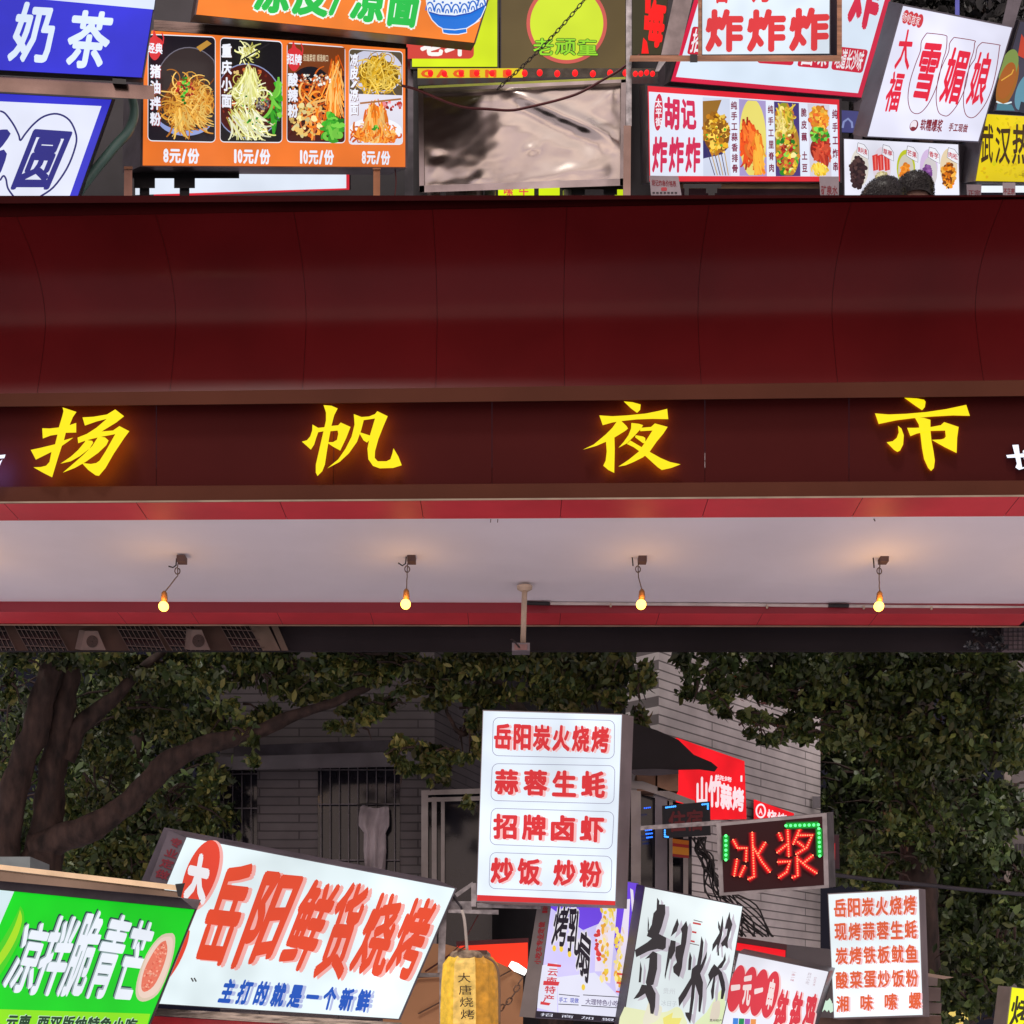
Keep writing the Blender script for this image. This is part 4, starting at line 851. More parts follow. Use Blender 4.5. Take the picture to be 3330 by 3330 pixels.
for chx, q in (('大', [(800,268),(925,275),(865,648),(728,640)]), ('福', [(715,655),(838,668),(760,1035),(622,1030)]), ('雪', [(1010,392),(1190,408),(1060,940),(885,920)]), ('媚', [(1262,430),(1448,462),(1318,968),(1138,945)]), ('娘', [(1505,472),(1660,488),(1545,978),(1385,968)])): A.ch(chx, zz(q), R2, .024, True)
A.up()
for i in range(4):
    x, y = 838 + 44*i, 155 + 13*i; p = zz([(x, y)])[0]; A.oval(p[0], p[1], 10.5, 23, C(205, 50, 62), .22, up=False)
A.up(); A.text('扬帆首家', zz([(818,112),(982,160),(962,240),(800,190)]), C(245,235,240), .0)
A.text('软糯爆浆', zz([(985,1100),(1190,1105),(1170,1225),(965,1200)]), C(130,30,48), .03); A.text('手工现做', zz([(1245,1135),(1420,1150),(1405,1225),(1228,1212)]), C(130,30,48), .03)
p = zz([(915, 1160)])[0]; A.oval(p[0], p[1], 13, 19, C(130,30,48), .4); A.oval(p[0]-1, p[1]-2, 10, 15, C(235,225,235), .4); A.oval(p[0]-1, p[1]+9, 9, 5, C(130,30,48), .2); s.done()
s = Sign('menu_lightbox', 'white dessert menu lightbox with five round pastries and hexagon name tags', 'menu sign', [(2745, 452), (3116, 470), (3121, 690), (2748, 690)], 8.3, .14, (50, 8), 3, C(226, 226, 240), GREY)
A = s.a; A.step = 6e-5; A.n = 40
def blob(cx, cy, rx, ry, cols, n, sz, seed):
    rnd = random.Random(seed); random.seed(seed); A.oval(cx, cy, rx*.96, ry*.96, vary(sorted(cols, key=sum)[0], 0, rnd), 0, 26, .06)
    for i in range(n):
        t = rnd.uniform(0, 6.283); r = math.sqrt(rnd.random()); random.seed(seed*97 + i); A.oval(cx + rx*r*math.cos(t), cy + ry*r*math.sin(t), sz*rnd.uniform(.6, 1.4), sz*rnd.uniform(.6, 1.6), vary(rnd.choice(cols), .25, rnd), rnd.uniform(0, 3), 8, .2)
for (cx, cy, rx, ry, c) in ((2795,545,30,62,C(222,215,205)),(2868,540,30,62,C(225,210,222)),(2946,545,30,58,C(190,195,40)),(3020,545,29,60,C(210,185,222)),(3085,545,28,62,C(226,205,170))): A.oval(cx, cy, rx, ry, c)
A.oval(2946, 552, 25, 50, C(206,200,186)); A.oval(3024, 560, 24, 50, C(205,198,200))
blob(2790, 560, 25, 52, [C(62,40,44), C(45,28,32), C(82,56,54)], 90, 6, 41); A.build('pastry_picture', s.root)
for dx in (-22, -4, 16): A.poly([(2868+dx-10,506),(2868+dx+8,500),(2868+dx+10,552),(2868+dx-6,556)], C(220, 60, 55)); A.line([(2868+dx,506),(2868+dx+2,552)], 4, C(240,120,110))
blob(2868, 582, 22, 26, [C(205,190,140), C(180,165,110), C(225,212,170)], 60, 4, 42); A.build('pastry_picture', s.root)
blob(2944, 560, 15, 28, [C(240,150,50), C(225,125,35)], 40, 6, 43); A.build('pastry_picture', s.root)
blob(3016, 562, 12, 28, [C(150,95,165), C(120,70,140)], 40, 5, 44); A.build('pastry_picture', s.root)
blob(3084, 570, 22, 42, [C(235,145,30), C(210,110,20), C(245,175,70), C(120,60,20)], 80, 5, 45); A.build('pastry_picture', s.root)
A.step = 3e-4; A.n = 40
for (x, y, tx) in ((2804, 488, '奥利奥'), (2886, 494, '草莓'), (2965, 498, '芒果'), (3036, 502, '香芋'), (3098, 504, '肉松')):
    hx = [(x-14,y-24),(x+6,y-18),(x+20,y+2),(x+20,y+30),(x,y+20),(x-18,y+8)]; A.poly(hx, C(236,236,244)); A.line(hx + hx[:1], 1.6, C(110,105,115)); A.text(tx, [(x-15,y-12),(x+16,y-2),(x+17,y+18),(x-15,y+6)], C(190,40,60), .02); A.build('name_tag', s.root)
s = Sign('shop_lightbox', 'yellow textured lightbox with dark brush characters at the end of the row', 'lightbox sign', [(3210, 371), (3760, 404), (3740, 600), (3173, 588)], 8.2, .14, (-50, 8), 4, C(222, 196, 14), GREY)
A = s.a
blot = random.Random(4)
for i in range(90):
    u, v = blot.random()*.5, blot.random(); x, y = bil(s.q, .02 + u*.95, .03 + v*.94); random.seed(i); A.oval(x, y, blot.uniform(3, 12), blot.uniform(2, 6), C(214 + blot.randint(-8, 12), 184 + blot.randint(-10, 16), 8), blot.uniform(0, 3), 9, .3, up=False); A.n += .1
A.n += 1
for chx, q in (('武', [(3192,402),(3232,404),(3228,532),(3190,532)]), ('汉', [(3238,412),(3290,410),(3284,536),(3236,532)]), ('热', [(3294,402),(3352,406),(3350,536),(3290,534)]), ('干', [(3372,410),(3430,412),(3428,540),(3368,538)]), ('面', [(3450,414),(3510,416),(3508,544),(3446,542)])): A.ch(chx, q, C(62, 42, 14), .02, True)
A.up(); A.text('一碗', [(3312,562),(3336,563),(3336,578),(3312,577)], C(62,42,14), .0); s.done()
s = Sign('menu_lightbox', 'dark photo lightbox of orange tea cups above the yellow sign', 'menu sign', [(3318, 70), (3760, 120), (3700, 385), (3234, 360)], 8.3, .14, (-30, -6), 4, C(58, 56, 72))
A = s.a; A.oval(3276, 268, 30, 82, C(150, 92, 28), .30); A.oval(3280, 220, 28, 62, C(120, 140, 70), .30); A.oval(3274, 262, 25, 62, C(160, 88, 30), .30); A.line([(3240,330),(3262,340),(3290,332)], 5, C(210,230,235)); A.poly([(3244,336),(3290,340),(3300,360),(3240,358)], C(70,120,135))
A.poly([(3322,110),(3345,150),(3330,190),(3310,180)], C(190,60,40)); A.oval(3330, 300, 26, 60, C(90, 140, 160), .3); A.line([(3256,262),(3290,240),(3296,226)], 4, C(215,160,60)); A.poly([(3320,330),(3360,340),(3350,372),(3312,364)], C(40,46,60)); A.build('cup_picture', s.root)
s = Sign('wall_plaque', 'small dark blue panel with a pale arch mark between the skewer menu and tilted lightbox', 'panel', [(2728, 358), (2792, 362), (2790, 432), (2728, 430)], 8.5, .1, (0, 0), 2, C(66, 66, 118))
s.a.line([(2740,416),(2744,396),(2758,386),(2770,398),(2772,416)], 7, C(130, 140, 190)); s.done('mark')
tag(M('blue_pole', *prism(rect(3106, -150, 3120, 70), 8.3, .04), mat('blue_paint', (0.10, 0.12, 0.55), .5)), 'slim blue pole above the tilted dessert lightbox', 'pole')
tag(M('steel_strut', *prism([(3290, -60), (3340, -60), (3296, 90), (3258, 80)], 8.2, .06), GREY), 'dark steel strut at the top between dessert lightbox and cup photos', 'strut')
# things under and behind the upper row
bp = T('stall_partition', 'dark stall partition boards behind the upper signs', 'partition', P(1300, 637, 9.2)); slab('board', rect(-700, -260, 2760, 760), 9.2, .04, mat('dark_board', (0.03, 0.027, 0.035), .6, 0, .4, 4), bp)
for i, x in enumerate((1330, 2150, 2790)):
    tag(M('stall_post', *prism(rect(x - 14, -200, x + 14, 760), 8.95, .05), GREY), ['dark grey post behind the gap between noodle menu and crumpled sheet', 'dark grey post behind the skewer menu near the silver pole', 'dark grey post behind the dark blue panel'][i], 'post')
s = Sign('low_lightbox', 'white lightbox with red edge low behind the wooden post under the noodle menu', 'lightbox sign', [(500, 560), (1136, 555), (1136, 617), (500, 640)], 8.75, .1, (0, 0), 3, C(206, 40, 56))
s.a.poly([(440, 562), (1126, 558), (1126, 612), (440, 634)], C(224, 232, 246)); s.done('panel')
wp = T('wooden_post', 'orange wooden post below the noodle menu beside the green hose', 'post', P(416, 637, 8.3)); slab('post', [(404, 546), (430, 546), (430, 700), (402, 700)], 8.3, .06, mat('pinkish_wood', (0.50, 0.27, 0.20), .6, 0, .3, 5), wp); slab('cap', rect(403, 541, 431, 549), 8.29, .08, WOOD, wp)
wp = T('wooden_post', 'orange wooden post below the far end of the noodle menu', 'post', P(1225, 637, 8.3)); slab('post', rect(1214, 549, 1236, 700), 8.3, .06, mat('orange_wood', (0.55, 0.24, 0.11), .6, 0, .3, 5), wp); slab('cap', rect(1212, 545, 1238, 551), 8.29, .08, WOOD, wp)
bk = T('light_bracket', 'black lamp brackets under the noodle menu in front of the low white lightbox', 'bracket', P(540, 637, 8.5))
slab('bar', rect(430, 560, 778, 580), 8.5, .05, BLACK, bk)
for x in (470, 600): slab('lamp_head', rect(x - 34, 580, x + 34, 612), 8.48, .08, BLACK, bk); slab('stem', rect(x - 16, 612, x + 16, 660), 8.5, .05, BLACK, bk)
bk = T('light_bracket', 'black lamp bracket on the wooden ledge under the skewer menu', 'bracket', P(2290, 637, 8.2))
slab('wood_ledge', [(2210, 591), (2664, 591), (2668, 613), (2206, 613)], 8.3, .06, mat('tan_wood', (0.46, 0.30, 0.17), .6, 0, .3, 5), bk)
slab('bar', rect(2222, 598, 2346, 612), 8.2, .05, BLACK, bk); slab('stem', rect(2226, 612, 2240, 660), 8.2, .04, BLACK, bk); slab('lamp_head', rect(2296, 612, 2332, 628), 8.2, .05, BLACK, bk); slab('stem', rect(2304, 628, 2324, 660), 8.2, .04, BLACK, bk)
tag(M('stall_counter', *prism(rect(2190, 612, 2700, 700), 8.55, .05), mat('dusky_pink_panel', (0.30, 0.15, 0.18), .6)), 'dusky pink counter panel low behind the bracket under the skewer menu', 'panel')
s = Sign('small_lightbox', 'small lime lightbox with red characters peeking below the crumpled sheet', 'lightbox sign', [(1620, 609), (1737, 609), (1737, 680), (1620, 680)], 8.7, .08, (0, 0), 2, C(205, 226, 24))
s.a.text('嗦牛', [(1628,606),(1728,606),(1728,636),(1628,636)], C(220,80,70), .03, False, .4); s.done()
s = Sign('small_lightbox', 'small plain lime lightbox below the middle of the crumpled sheet', 'lightbox sign', [(1752, 608), (1820, 608), (1820, 680), (1752, 680)], 8.7, .08, (0, 0), 2, C(205, 226, 24))
s = Sign('small_lightbox', 'small plain lime lightbox below the crumpled sheet near the silver pole', 'lightbox sign', [(1998, 616), (2026, 616), (2026, 680), (1998, 680)], 8.7, .08, (0, 0), 2, C(195, 216, 24))
for x0, x1, c, lb in ((1390, 1432, (0.30, 0.25, 0.22), 'beige tin standing below the crumpled sheet at its outer end'), (1450, 1572, (0.16, 0.13, 0.12), 'brown tin below the crumpled sheet'), (1576, 1612, (0.22, 0.24, 0.20), 'green grey tin beside the lime lightbox with red characters'), (1830, 1900, (0.40, 0.38, 0.33), 'pale tin below the crumpled sheet beside the plain lime lightbox')):
    c0 = P((x0 + x1)/2, 622, 8.6); r_ = (x1 - x0)/2*KF*8.6
    V, F = tube([c0 - Vector((0, 0, .16)), c0 - Vector((0, 0, .004)), c0, c0 + Vector((0, 0, .001))], [r_, r_, r_*.97, r_*.9], 20); tag(M('food_tin', V, F, mat('tin_%d' % x0, c, .35, .5, .3, 12)), lb, 'tin')
bk = T('light_bracket', 'black lamp brackets below the crumpled sheet near the silver pole', 'bracket', P(1930, 637, 8.5)); slab('bar', rect(1826, 603, 2030, 616), 8.5, .05, BLACK, bk)
for x in (1880, 1985): slab('lamp_head', rect(x - 22, 616, x + 22, 634), 8.5, .06, BLACK, bk); slab('stem', rect(x - 14, 634, x + 14, 680), 8.5, .05, BLACK, bk)

# ------------------------------------------------------------------ two people seen from behind over the canopy edge
SKIN = mat('skin', (0.42, 0.25, 0.18), .55, 0, .1); HAIR = mat('black_hair', (0.012, 0.010, 0.011), .45, 0, .3, 30)
def person(label, px, top, halfw, d, shirt, seed):
    hr = halfw*KF*d*0.90; ztop = P(px, top, d).z; x = P(px, top, d).x; feet = 4.78
    r = T('person', label, 'person', Vector((x, d, feet)), 'people behind the canopy edge')
    H = ztop - feet; hd = H / 7.2 if H > 1.4 else hr*2.4
    hd = max(hd, hr*2.35)
    # continuous body: rings from the crown down through the neck and torso to both legs and arms (skin modifier)
    me = bpy.data.meshes.new('body'); z = ztop
    v = [(0,0,z-hd*.22),(0,-.005,z-hd*.55),(0,.0,z-hd*.85),(0,.01,z-hd*1.15),(0,.01,z-hd*1.5),(0,.0,z-hd*2.3),(0,0,z-hd*3.2),(0,0,z-hd*3.9),
         (-.17,0,z-hd*1.5),(-.24,.0,z-hd*2.6),(-.22,.06,z-hd*3.6),(.17,0,z-hd*1.5),(.24,0,z-hd*2.6),(.22,.06,z-hd*3.6),
         (-.10,0,z-hd*4.2),(-.11,.01,feet + (z-feet)*.26),(-.11,-.0,feet+.06),(.10,0,z-hd*4.2),(.11,.01,feet + (z-feet)*.26),(.11,0,feet+.06),(-.11,.12,feet+.03),(.11,.12,feet+.03)]
    rad = [hr*.92,hr*.95,hr*.62,.055,.10,.15,.13,.15,.065,.05,.035,.065,.05,.035,.09,.06,.045,.09,.06,.045,.035,.035]
    ed = [(0,1),(1,2),(2,3),(3,4),(4,5),(5,6),(6,7),(4,8),(8,9),(9,10),(4,11),(11,12),(12,13),(7,14),(14,15),(15,16),(16,20),(7,17),(17,18),(18,19),(19,21)]
    me.from_pydata([(a, b, c - feet) for a, b, c in v], ed, [])
    o = bpy.data.objects.new('body', me); COL.objects.link(o)
    md = o.modifiers.new('s', 'SKIN'); me.skin_vertices[0].data[7].use_root = True
    for i, q in enumerate(rad): me.skin_vertices[0].data[i].radius = (q, q)
    sb = o.modifiers.new('d', 'SUBSURF'); sb.levels = 2; sb.render_levels = 2
    bpy.context.view_layer.update(); dg = bpy.context.evaluated_depsgraph_get(); m2 = bpy.data.meshes.new_from_object(o.evaluated_get(dg))
    bpy.data.objects.remove(o); m2.name = 'body'; m2.materials.clear(); m2.materials.append(SKIN); m2.materials.append(shirt); m2.materials.append(mat('dark_trousers', (0.03, 0.03, 0.04), .8))
    for p in m2.polygons:
        p.use_smooth = True; zz_ = p.center.z + feet; p.material_index = 0 if zz_ > z - hd*1.2 else (1 if zz_ > z - hd*4.0 else 2)
    b = bpy.data.objects.new('body', m2); COL.objects.link(b); b.parent = r
    # hair: a cap with many short strands standing off it
    hc_ = Vector((x, d - .01, ztop - hd*.38)); rx, rz = hr*1.0, hd*.40
    rnd = random.Random(seed); parts = []
    V = []; F = []
    for i in range(17):
        for j in range(24):
            th = i/16*2.0; ph = j/24*6.283; n_ = Vector((math.sin(th)*math.cos(ph), math.sin(th)*math.sin(ph), math.cos(th)))
            k_ = 1 + .05*mnoise.noise(n_*4 + Vector((seed, 0, 0))); V.append(hc_ + Vector((n_.x*rx*k_, n_.y*rx*1.12*k_, n_.z*rz*k_)))
    for i in range(16):
        for j in range(24): F.append((i*24 + j, (i+1)*24 + j, (i+1)*24 + (j+1) % 24, i*24 + (j+1) % 24))
    for k_ in range(2600):
        th = math.acos(rnd.uniform(-.3, 1)); ph = rnd.uniform(0, 6.283); n_ = Vector((math.sin(th)*math.cos(ph), math.sin(th)*math.sin(ph), math.cos(th)))
        p = hc_ + Vector((n_.x*rx*1.0, n_.y*rx*1.12, n_.z*rz*1.0)); t_ = (n_.cross(Vector((rnd.uniform(-1, 1), rnd.uniform(-1, 1), rnd.uniform(-.2, 1)))).normalized()*.9 + n_*rnd.uniform(.05, .45)).normalized()
        l = rnd.uniform(.010, .022); sdv = t_.cross(n_).normalized()*.0011; o_ = len(V); q = p + t_*l*.5 + n_*.006; e_ = p + t_*l + n_*rnd.uniform(-.006, .006)
        V += [p - sdv, p + sdv, q + sdv, q - sdv, e_]; F += [(o_, o_+1, o_+2, o_+3), (o_+3, o_+2, o_+4)]
    M('hair', V, F, HAIR, r, smooth=True)
person('person with short black hair seen from behind, the lower and wider of the two heads', 2868, 598, 80, 7.85, mat('dark_shirt', (0.04, 0.04, 0.05), .8), 3)
person('person with tousled black hair seen from behind, the higher of the two heads', 2968, 578, 70, 8.05, mat('grey_shirt', (0.15, 0.15, 0.16), .8), 8)
# ------------------------------------------------------------------ lower street: houses behind
def tile_mat(name, c1, c2, mortar, sw, shh, msize=0.05, rough=.6):
    m = bpy.data.materials.new(name); m.use_nodes = True; t = m.node_tree; b = t.nodes['Principled BSDF']
    uv = t.nodes.new('ShaderNodeUVMap'); bt = t.nodes.new('ShaderNodeTexBrick'); t.links.new(uv.outputs[0], bt.inputs['Vector'])
    bt.inputs['Color1'].default_value = c1 + (1,); bt.inputs['Color2'].default_value = c2 + (1,); bt.inputs['Mortar'].default_value = mortar + (1,)
    bt.inputs['Scale'].default_value = 1; bt.inputs['Brick Width'].default_value = sw; bt.inputs['Row Height'].default_value = shh
    bt.inputs['Mortar Size'].default_value = msize*shh; bt.inputs['Mortar Smooth'].default_value = .3
    n = t.nodes.new('ShaderNodeTexNoise'); n.inputs['Scale'].default_value = 3.0; n.inputs['Detail'].default_value = 5; t.links.new(uv.outputs[0], n.inputs['Vector'])
    r = t.nodes.new('ShaderNodeMapRange'); r.inputs[1].default_value = .3; r.inputs[2].default_value = .75; r.inputs[3].default_value = .72; r.inputs[4].default_value = 1.15; t.links.new(n.outputs[0], r.inputs[0])
    mm = t.nodes.new('ShaderNodeVectorMath'); mm.operation = 'SCALE'; t.links.new(bt.outputs[0], mm.inputs[0]); t.links.new(r.outputs[0], mm.inputs['Scale'])
    t.links.new(mm.outputs[0], b.inputs['Base Color']); b.inputs['Roughness'].default_value = rough
    bp_ = t.nodes.new('ShaderNodeBump'); bp_.inputs['Strength'].default_value = .5; bp_.inputs['Distance'].default_value = .01; bp_.invert = True; t.links.new(bt.outputs['Fac'], bp_.inputs['Height']); t.links.new(bp_.outputs[0], b.inputs['Normal'])
    return m
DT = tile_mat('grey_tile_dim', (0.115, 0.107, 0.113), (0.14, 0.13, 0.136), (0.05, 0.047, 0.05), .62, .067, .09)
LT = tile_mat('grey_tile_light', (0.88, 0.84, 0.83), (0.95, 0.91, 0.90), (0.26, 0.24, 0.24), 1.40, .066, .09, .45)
def wallquad(name, a, b, z0, z1, t, m, parent):
    """upright wall from plan point a to b with thickness t behind it"""
    d = (Vector(b) - Vector(a)); ln = d.length; nrm = Vector((-d.y, d.x, 0)).normalized() * t
    A0 = Vector((a[0], a[1], 0)); B0 = Vector((b[0], b[1], 0)); V = []; U = []
    for p, u in ((A0, 0), (B0, ln), (B0 + nrm, ln), (A0 + nrm, 0)):
        for z in (z0, z1): V.append(Vector((p.x, p.y, z))); U.append((u, z))
    F = [(0,2,3,1),(2,4,5,3),(4,6,7,5),(6,0,1,7),(1,3,5,7),(0,6,4,2)]
    return M(name, V, F, m, parent, uvs=U)
hz = T('tiled_house', 'dim grey tiled house with barred windows behind the arching branch', 'house', Vector((P(1100, 3330, 11).x, 11, 0)))
DH = 11.0
def xw(px, d): return (px - CX)*KF*d
def zwv(py, d): return CZ + (HY - py)*KF*d
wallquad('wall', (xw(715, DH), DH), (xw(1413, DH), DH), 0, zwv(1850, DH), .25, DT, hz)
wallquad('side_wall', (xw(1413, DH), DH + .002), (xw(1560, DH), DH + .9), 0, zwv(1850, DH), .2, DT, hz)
CONC = mat('dim_concrete', (0.085, 0.080, 0.092), .9, 0, .2, 4); GLD = mat('night_glass', (0.012, 0.012, 0.018), .12, 0, .2); BAR = mat('window_bar', (0.13, 0.125, 0.14), .45, .4, .2)
slab('ledge', [(700, 2462), (1440, 2440), (1440, 2490), (700, 2505)], DH - .35, .35, CONC, hz)
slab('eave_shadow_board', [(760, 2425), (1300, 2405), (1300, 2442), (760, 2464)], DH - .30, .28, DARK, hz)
for (x0, x1, y0, y1) in ((717, 836, 2508, 3000), (1034, 1300, 2495, 3000)):
    f = slab('window', rect(x0, y0, x1, y1), DH - .012, .01, GLD, hz)
    ps = [boxpx(x, y0, x + 2.6, y1, DH - .06, .012) for x in np.arange(x0 + 8, x1, 30)] + [boxpx(x0, y, x1, y + 4, DH - .045, .012) for y in (y0 + 6, y0 + 118, y0 + 300)]
    V, F = join(ps); M('bars', V, F, BAR, f)
V = []; F = []; cr_ = [(888,318,462),(905,300,464),(960,292,467),(1010,292,466),(1050,322,447),(1150,320,450),(1230,326,446),(1290,332,438)]; nc = 18
for j, (zy, za, zb) in enumerate(cr_):
    for i in range(nc + 1):
        t = i/nc; sag = 22*math.sin(math.pi*t)*(1 if j == 0 else .5 if j == 1 else 0); a_, b_ = Z(1000, 2110, 1.756, [(za + (zb - za)*t, zy + sag)])[0]
        V.append(P(a_, b_, DH - .12 + .018*math.sin(t*17 + j*.5) + .012*math.sin(t*7 - j) + .01*mnoise.noise(Vector((t*6, j*.9, 1)))))
for j in range(len(cr_) - 1):
    for i in range(nc): F.append((j*(nc+1)+i, (j+1)*(nc+1)+i, (j+1)*(nc+1)+i+1, j*(nc+1)+i+1))
tag(M('hanging_cloth', V, F, mat('pale_cloth', (0.36, 0.33, 0.35), .9, 0, .3, 7, .4), None, smooth=True), 'pale cloth hung up to dry in front of the barred window', 'cloth')
tag(M('clothes_hanger', *tube([P(1160, 2618, DH - .14), P(1205, 2612, DH - .14), P(1264, 2620, DH - .14)], .007, 6), BLACK), 'thin dark rail on which the pale cloth hangs by the barred window', 'rail')
fw = T('window_frame_door', 'pale framed glass window between the dim house and the tall menu sign', 'window', Vector((xw(1460, 10.9), 10.9, 0)))
FR = mat('pale_window_frame', (0.30, 0.28, 0.27), .5, .2, .2, 5)
slab('glass', rect(1380, 2580, 1600, 3100), 10.86, .01, GLD, fw)
for q in (rect(1370, 2570, 1392, 3100), rect(1404, 2592, 1420, 3100), [(1370, 2570), (1600, 2563), (1600, 2580), (1370, 2586)], [(1392, 2594), (1600, 2588), (1600, 2602), (1392, 2608)], rect(1434, 2606, 1446, 3100)): slab('frame', q, 10.8 - random.random()*.012, .05, FR, fw)
# light tiled building on the side street, receding
lb = T('light_tiled_building', 'light grey building with long tile courses receding behind the LED signs', 'building', Vector((xw(2400, 11), 11, 0)))
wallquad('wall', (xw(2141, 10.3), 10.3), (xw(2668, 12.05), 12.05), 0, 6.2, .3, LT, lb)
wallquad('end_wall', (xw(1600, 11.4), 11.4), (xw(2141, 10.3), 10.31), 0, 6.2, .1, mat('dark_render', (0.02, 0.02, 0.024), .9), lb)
slab('ac_hole_cover', rect(2642, 2590, 2668, 2628), 11.9, .03, mat('cover_grey', (0.26, 0.25, 0.27), .6), lb)
far = T('far_building', 'pale building with barred windows at the edge behind the broad tree', 'building', Vector((xw(3300, 13.2), 13.2, 0)))
slab('wall', rect(3262, 1900, 3900, 3900), 13.2, .2, mat('far_wall', (0.22, 0.20, 0.20), .9, 0, .2, 3), far)
slab('corner_strip', rect(3266, 1900, 3288, 2900), 13.14, .05, mat('far_strip', (0.36, 0.32, 0.28), .9), far)
for y0 in (2200, 2744):
    f = slab('window', rect(3296, y0, 3420, y0 + 114), 13.17, .02, GLD, far); V, F = join([boxpx(x, y0, x + 3, y0 + 114, 13.12, .01) for x in range(3298, 3420, 12)]); M('bars', V, F, BAR, f)
# red shop signs on the light wall
REDL = C(238, 22, 34)
def slant(pts, d0, d1, x0, x1, off):
    return [P(x, y, d0 + (d1 - d0)*(x - x0)/(x1 - x0) - off) for x, y in pts]
def dwall(px): t = (px - 2141)/(2668 - 2141); return 1/((1-t)/10.3 + t/12.05)
class WallArt(Art):
    def _put(s, pts, faces, col, extra=0.0):
        o = len(s.V)
        for (a, b) in pts:
            d = dwall(a); s.V.append(P(a, b, d - s.d - s.n*s.step - extra)); s.K.append(col)
        for f in faces: s.F.append(tuple(i + o for i in f))
def wallsign(label, q, fn):
    r = T('shop_sign', label, 'shop sign', P(q[3][0], q[3][1], 10.6)); A = WallArt(.16)
    V = []
    for off in (.155, .03):
        for (a, b) in q: V.append(P(a, b, dwall(a) - off))
    n = len(q); F = [tuple(range(n)), tuple(range(2*n-1, n-1, -1))] + [(i, n+i, n+(i+1) % n, (i+1) % n) for i in range(n)]
    M('case', V, F, DARK, r); A.poly(q, REDL); A.build('panel', r, LIT); fn(A); A.build('lettering', r)
def w1(A):
    W_ = C(255, 226, 232)
    A.text('山竹', [(2262,2530),(2345,2520),(2345,2625),(2262,2620)], W_, .05); A.text('蒜烤', [(2342,2545),(2420,2568),(2420,2640),(2342,2628)], W_, .05)
    A.text('烧烤', [(2330,2518),(2380,2528),(2380,2544),(2330,2536)], W_, .02); A.poly(rect(2408, 2522, 2414, 2542), W_)
wallsign('red lit shop sign with messy white characters high on the light tiled wall', [(2198,2398),(2421,2475),(2428,2664),(2198,2668)], w1)
def w2(A):
    p = (2474, 2637); A.oval(p[0], p[1], 17, 24, C(255,226,232)); A.oval(p[0], p[1], 12, 18, REDL); A.text('A', [(2467,2626),(2481,2629),(2481,2650),(2467,2648)], C(255,226,232), .03); A.text('烧烤', [(2494,2630),(2560,2650),(2560,2690),(2494,2676)], C(255,226,232), .03)
wallsign('smaller red lit shop sign with a white circle emblem just above the red LED sign', [(2451,2599),(2582,2645),(2586,2760),(2451,2740)], w2)
aw = T('dark_awning', 'dark drooping awning in front of the red shop sign', 'awning', P(2190, 2500, 9.4))
slab('cloth', Z(2000, 2110, 1.4526, [(-200,330),(70,345),(200,385),(300,430),(372,500),(455,535),(485,560),(470,580),(400,570),(300,572),(180,566),(80,575),(-200,575)]), 9.45, .5, mat('black_awning', (0.007, 0.006, 0.008), .8), aw)
slab('fringe', Z(2000, 2110, 1.4526, [(60,572),(180,566),(300,572),(300,590),(180,600),(90,596)]), 9.43, .02, DARK, aw)
tag(M('cardboard_box', *boxpx(2138, 2506, 2206, 2572, 9.6, .2), mat('carton', (0.33, 0.19, 0.12), .8)), 'larger brown carton on top of the glazed kiosk under the dark awning', 'box')
tag(M('cardboard_box', *boxpx(2072, 2512, 2132, 2572, 9.62, .2), mat('carton', (0.33, 0.19, 0.12), .8)), 'smaller brown carton on top of the glazed kiosk nearer the tall menu sign', 'box')
kk = T('glazed_kiosk', 'kiosk with pale metal columns and dark glass behind the purple poster', 'kiosk', Vector((xw(2140, 9.7), 9.7, 0)))
slab('back', [(2020, 2570), (2250, 2620), (2250, 3700), (2020, 3700)], 9.72, .05, GLD, kk)
slab('roof', [(2020, 2540), (2090, 2540), (2260, 2604), (2260, 2624), (2084, 2566), (2020, 2562)], 9.6, .3, FR, kk)
for q, m_ in ((rect(2052, 2556, 2084, 3700), FR), (rect(2130, 2580, 2170, 3700), mat('grey_column', (0.17, 0.16, 0.18), .4, .3, .2)), (rect(2176, 2600, 2188, 3700), FR), (rect(2222, 2612, 2238, 3700), FR)): slab('column', q, 9.62 + random.random()*.02, .05, m_, kk)
# dim LED sign with blue dots, bracket, LED board with red dots
def dots(A, pts, step, r, col):
    for a, b in zip(pts[:-1], pts[1:]):
        l = math.hypot(b[0]-a[0], b[1]-a[1]); n = max(1, round(l/step))
        for i in range(n): A.oval(a[0] + (b[0]-a[0])*i/n, a[1] + (b[1]-a[1])*i/n, r, r, col, n=8, up=False)
    A.oval(pts[-1][0], pts[-1][1], r, r, col, n=8, up=False)
s = Sign('led_sign', 'small dark LED sign with dim red characters and blue corner dots', 'LED sign', [(2156, 2622), (2306, 2608), (2308, 2714), (2158, 2724)], 9.2, .08, (0, 0), 3, (0.004, 0.004, 0.006, 1), BLACK)
s.a.text('住宿', [(2172,2640),(2288,2632),(2288,2700),(2174,2706)], C(70, 16, 20), .03); s.done()
BL = C(60, 150, 255)
for pts in ([(2166,2626),(2196,2622)], [(2284,2616),(2302,2614),(2302,2630)], [(2162,2700),(2162,2720),(2172,2722)]): dots(s.a, pts, 6, 3.2, BL)
s.a.build('blue_dots', s.root, HOT)
A = Art(9.58); dots(A, [(2096,2628),(2114,2626)], 6, 2.6, C(30, 90, 230)); dots(A, [(2100,2700),(2118,2698)], 6, 3, C(40,110,255)); dots(A, [(2102,2712),(2120,2710)], 6, 3, C(40,110,255)); dots(A, [(2104,2724),(2120,2722)], 6, 3, C(40,110,255))  # glowing dots painted as the LED sign's reflection in the kiosk glass
tag(A.build('blue_reflection_row', None, HOT), 'rows of tiny blue reflected dots on the glazed kiosk beside the dim LED sign', 'lights')
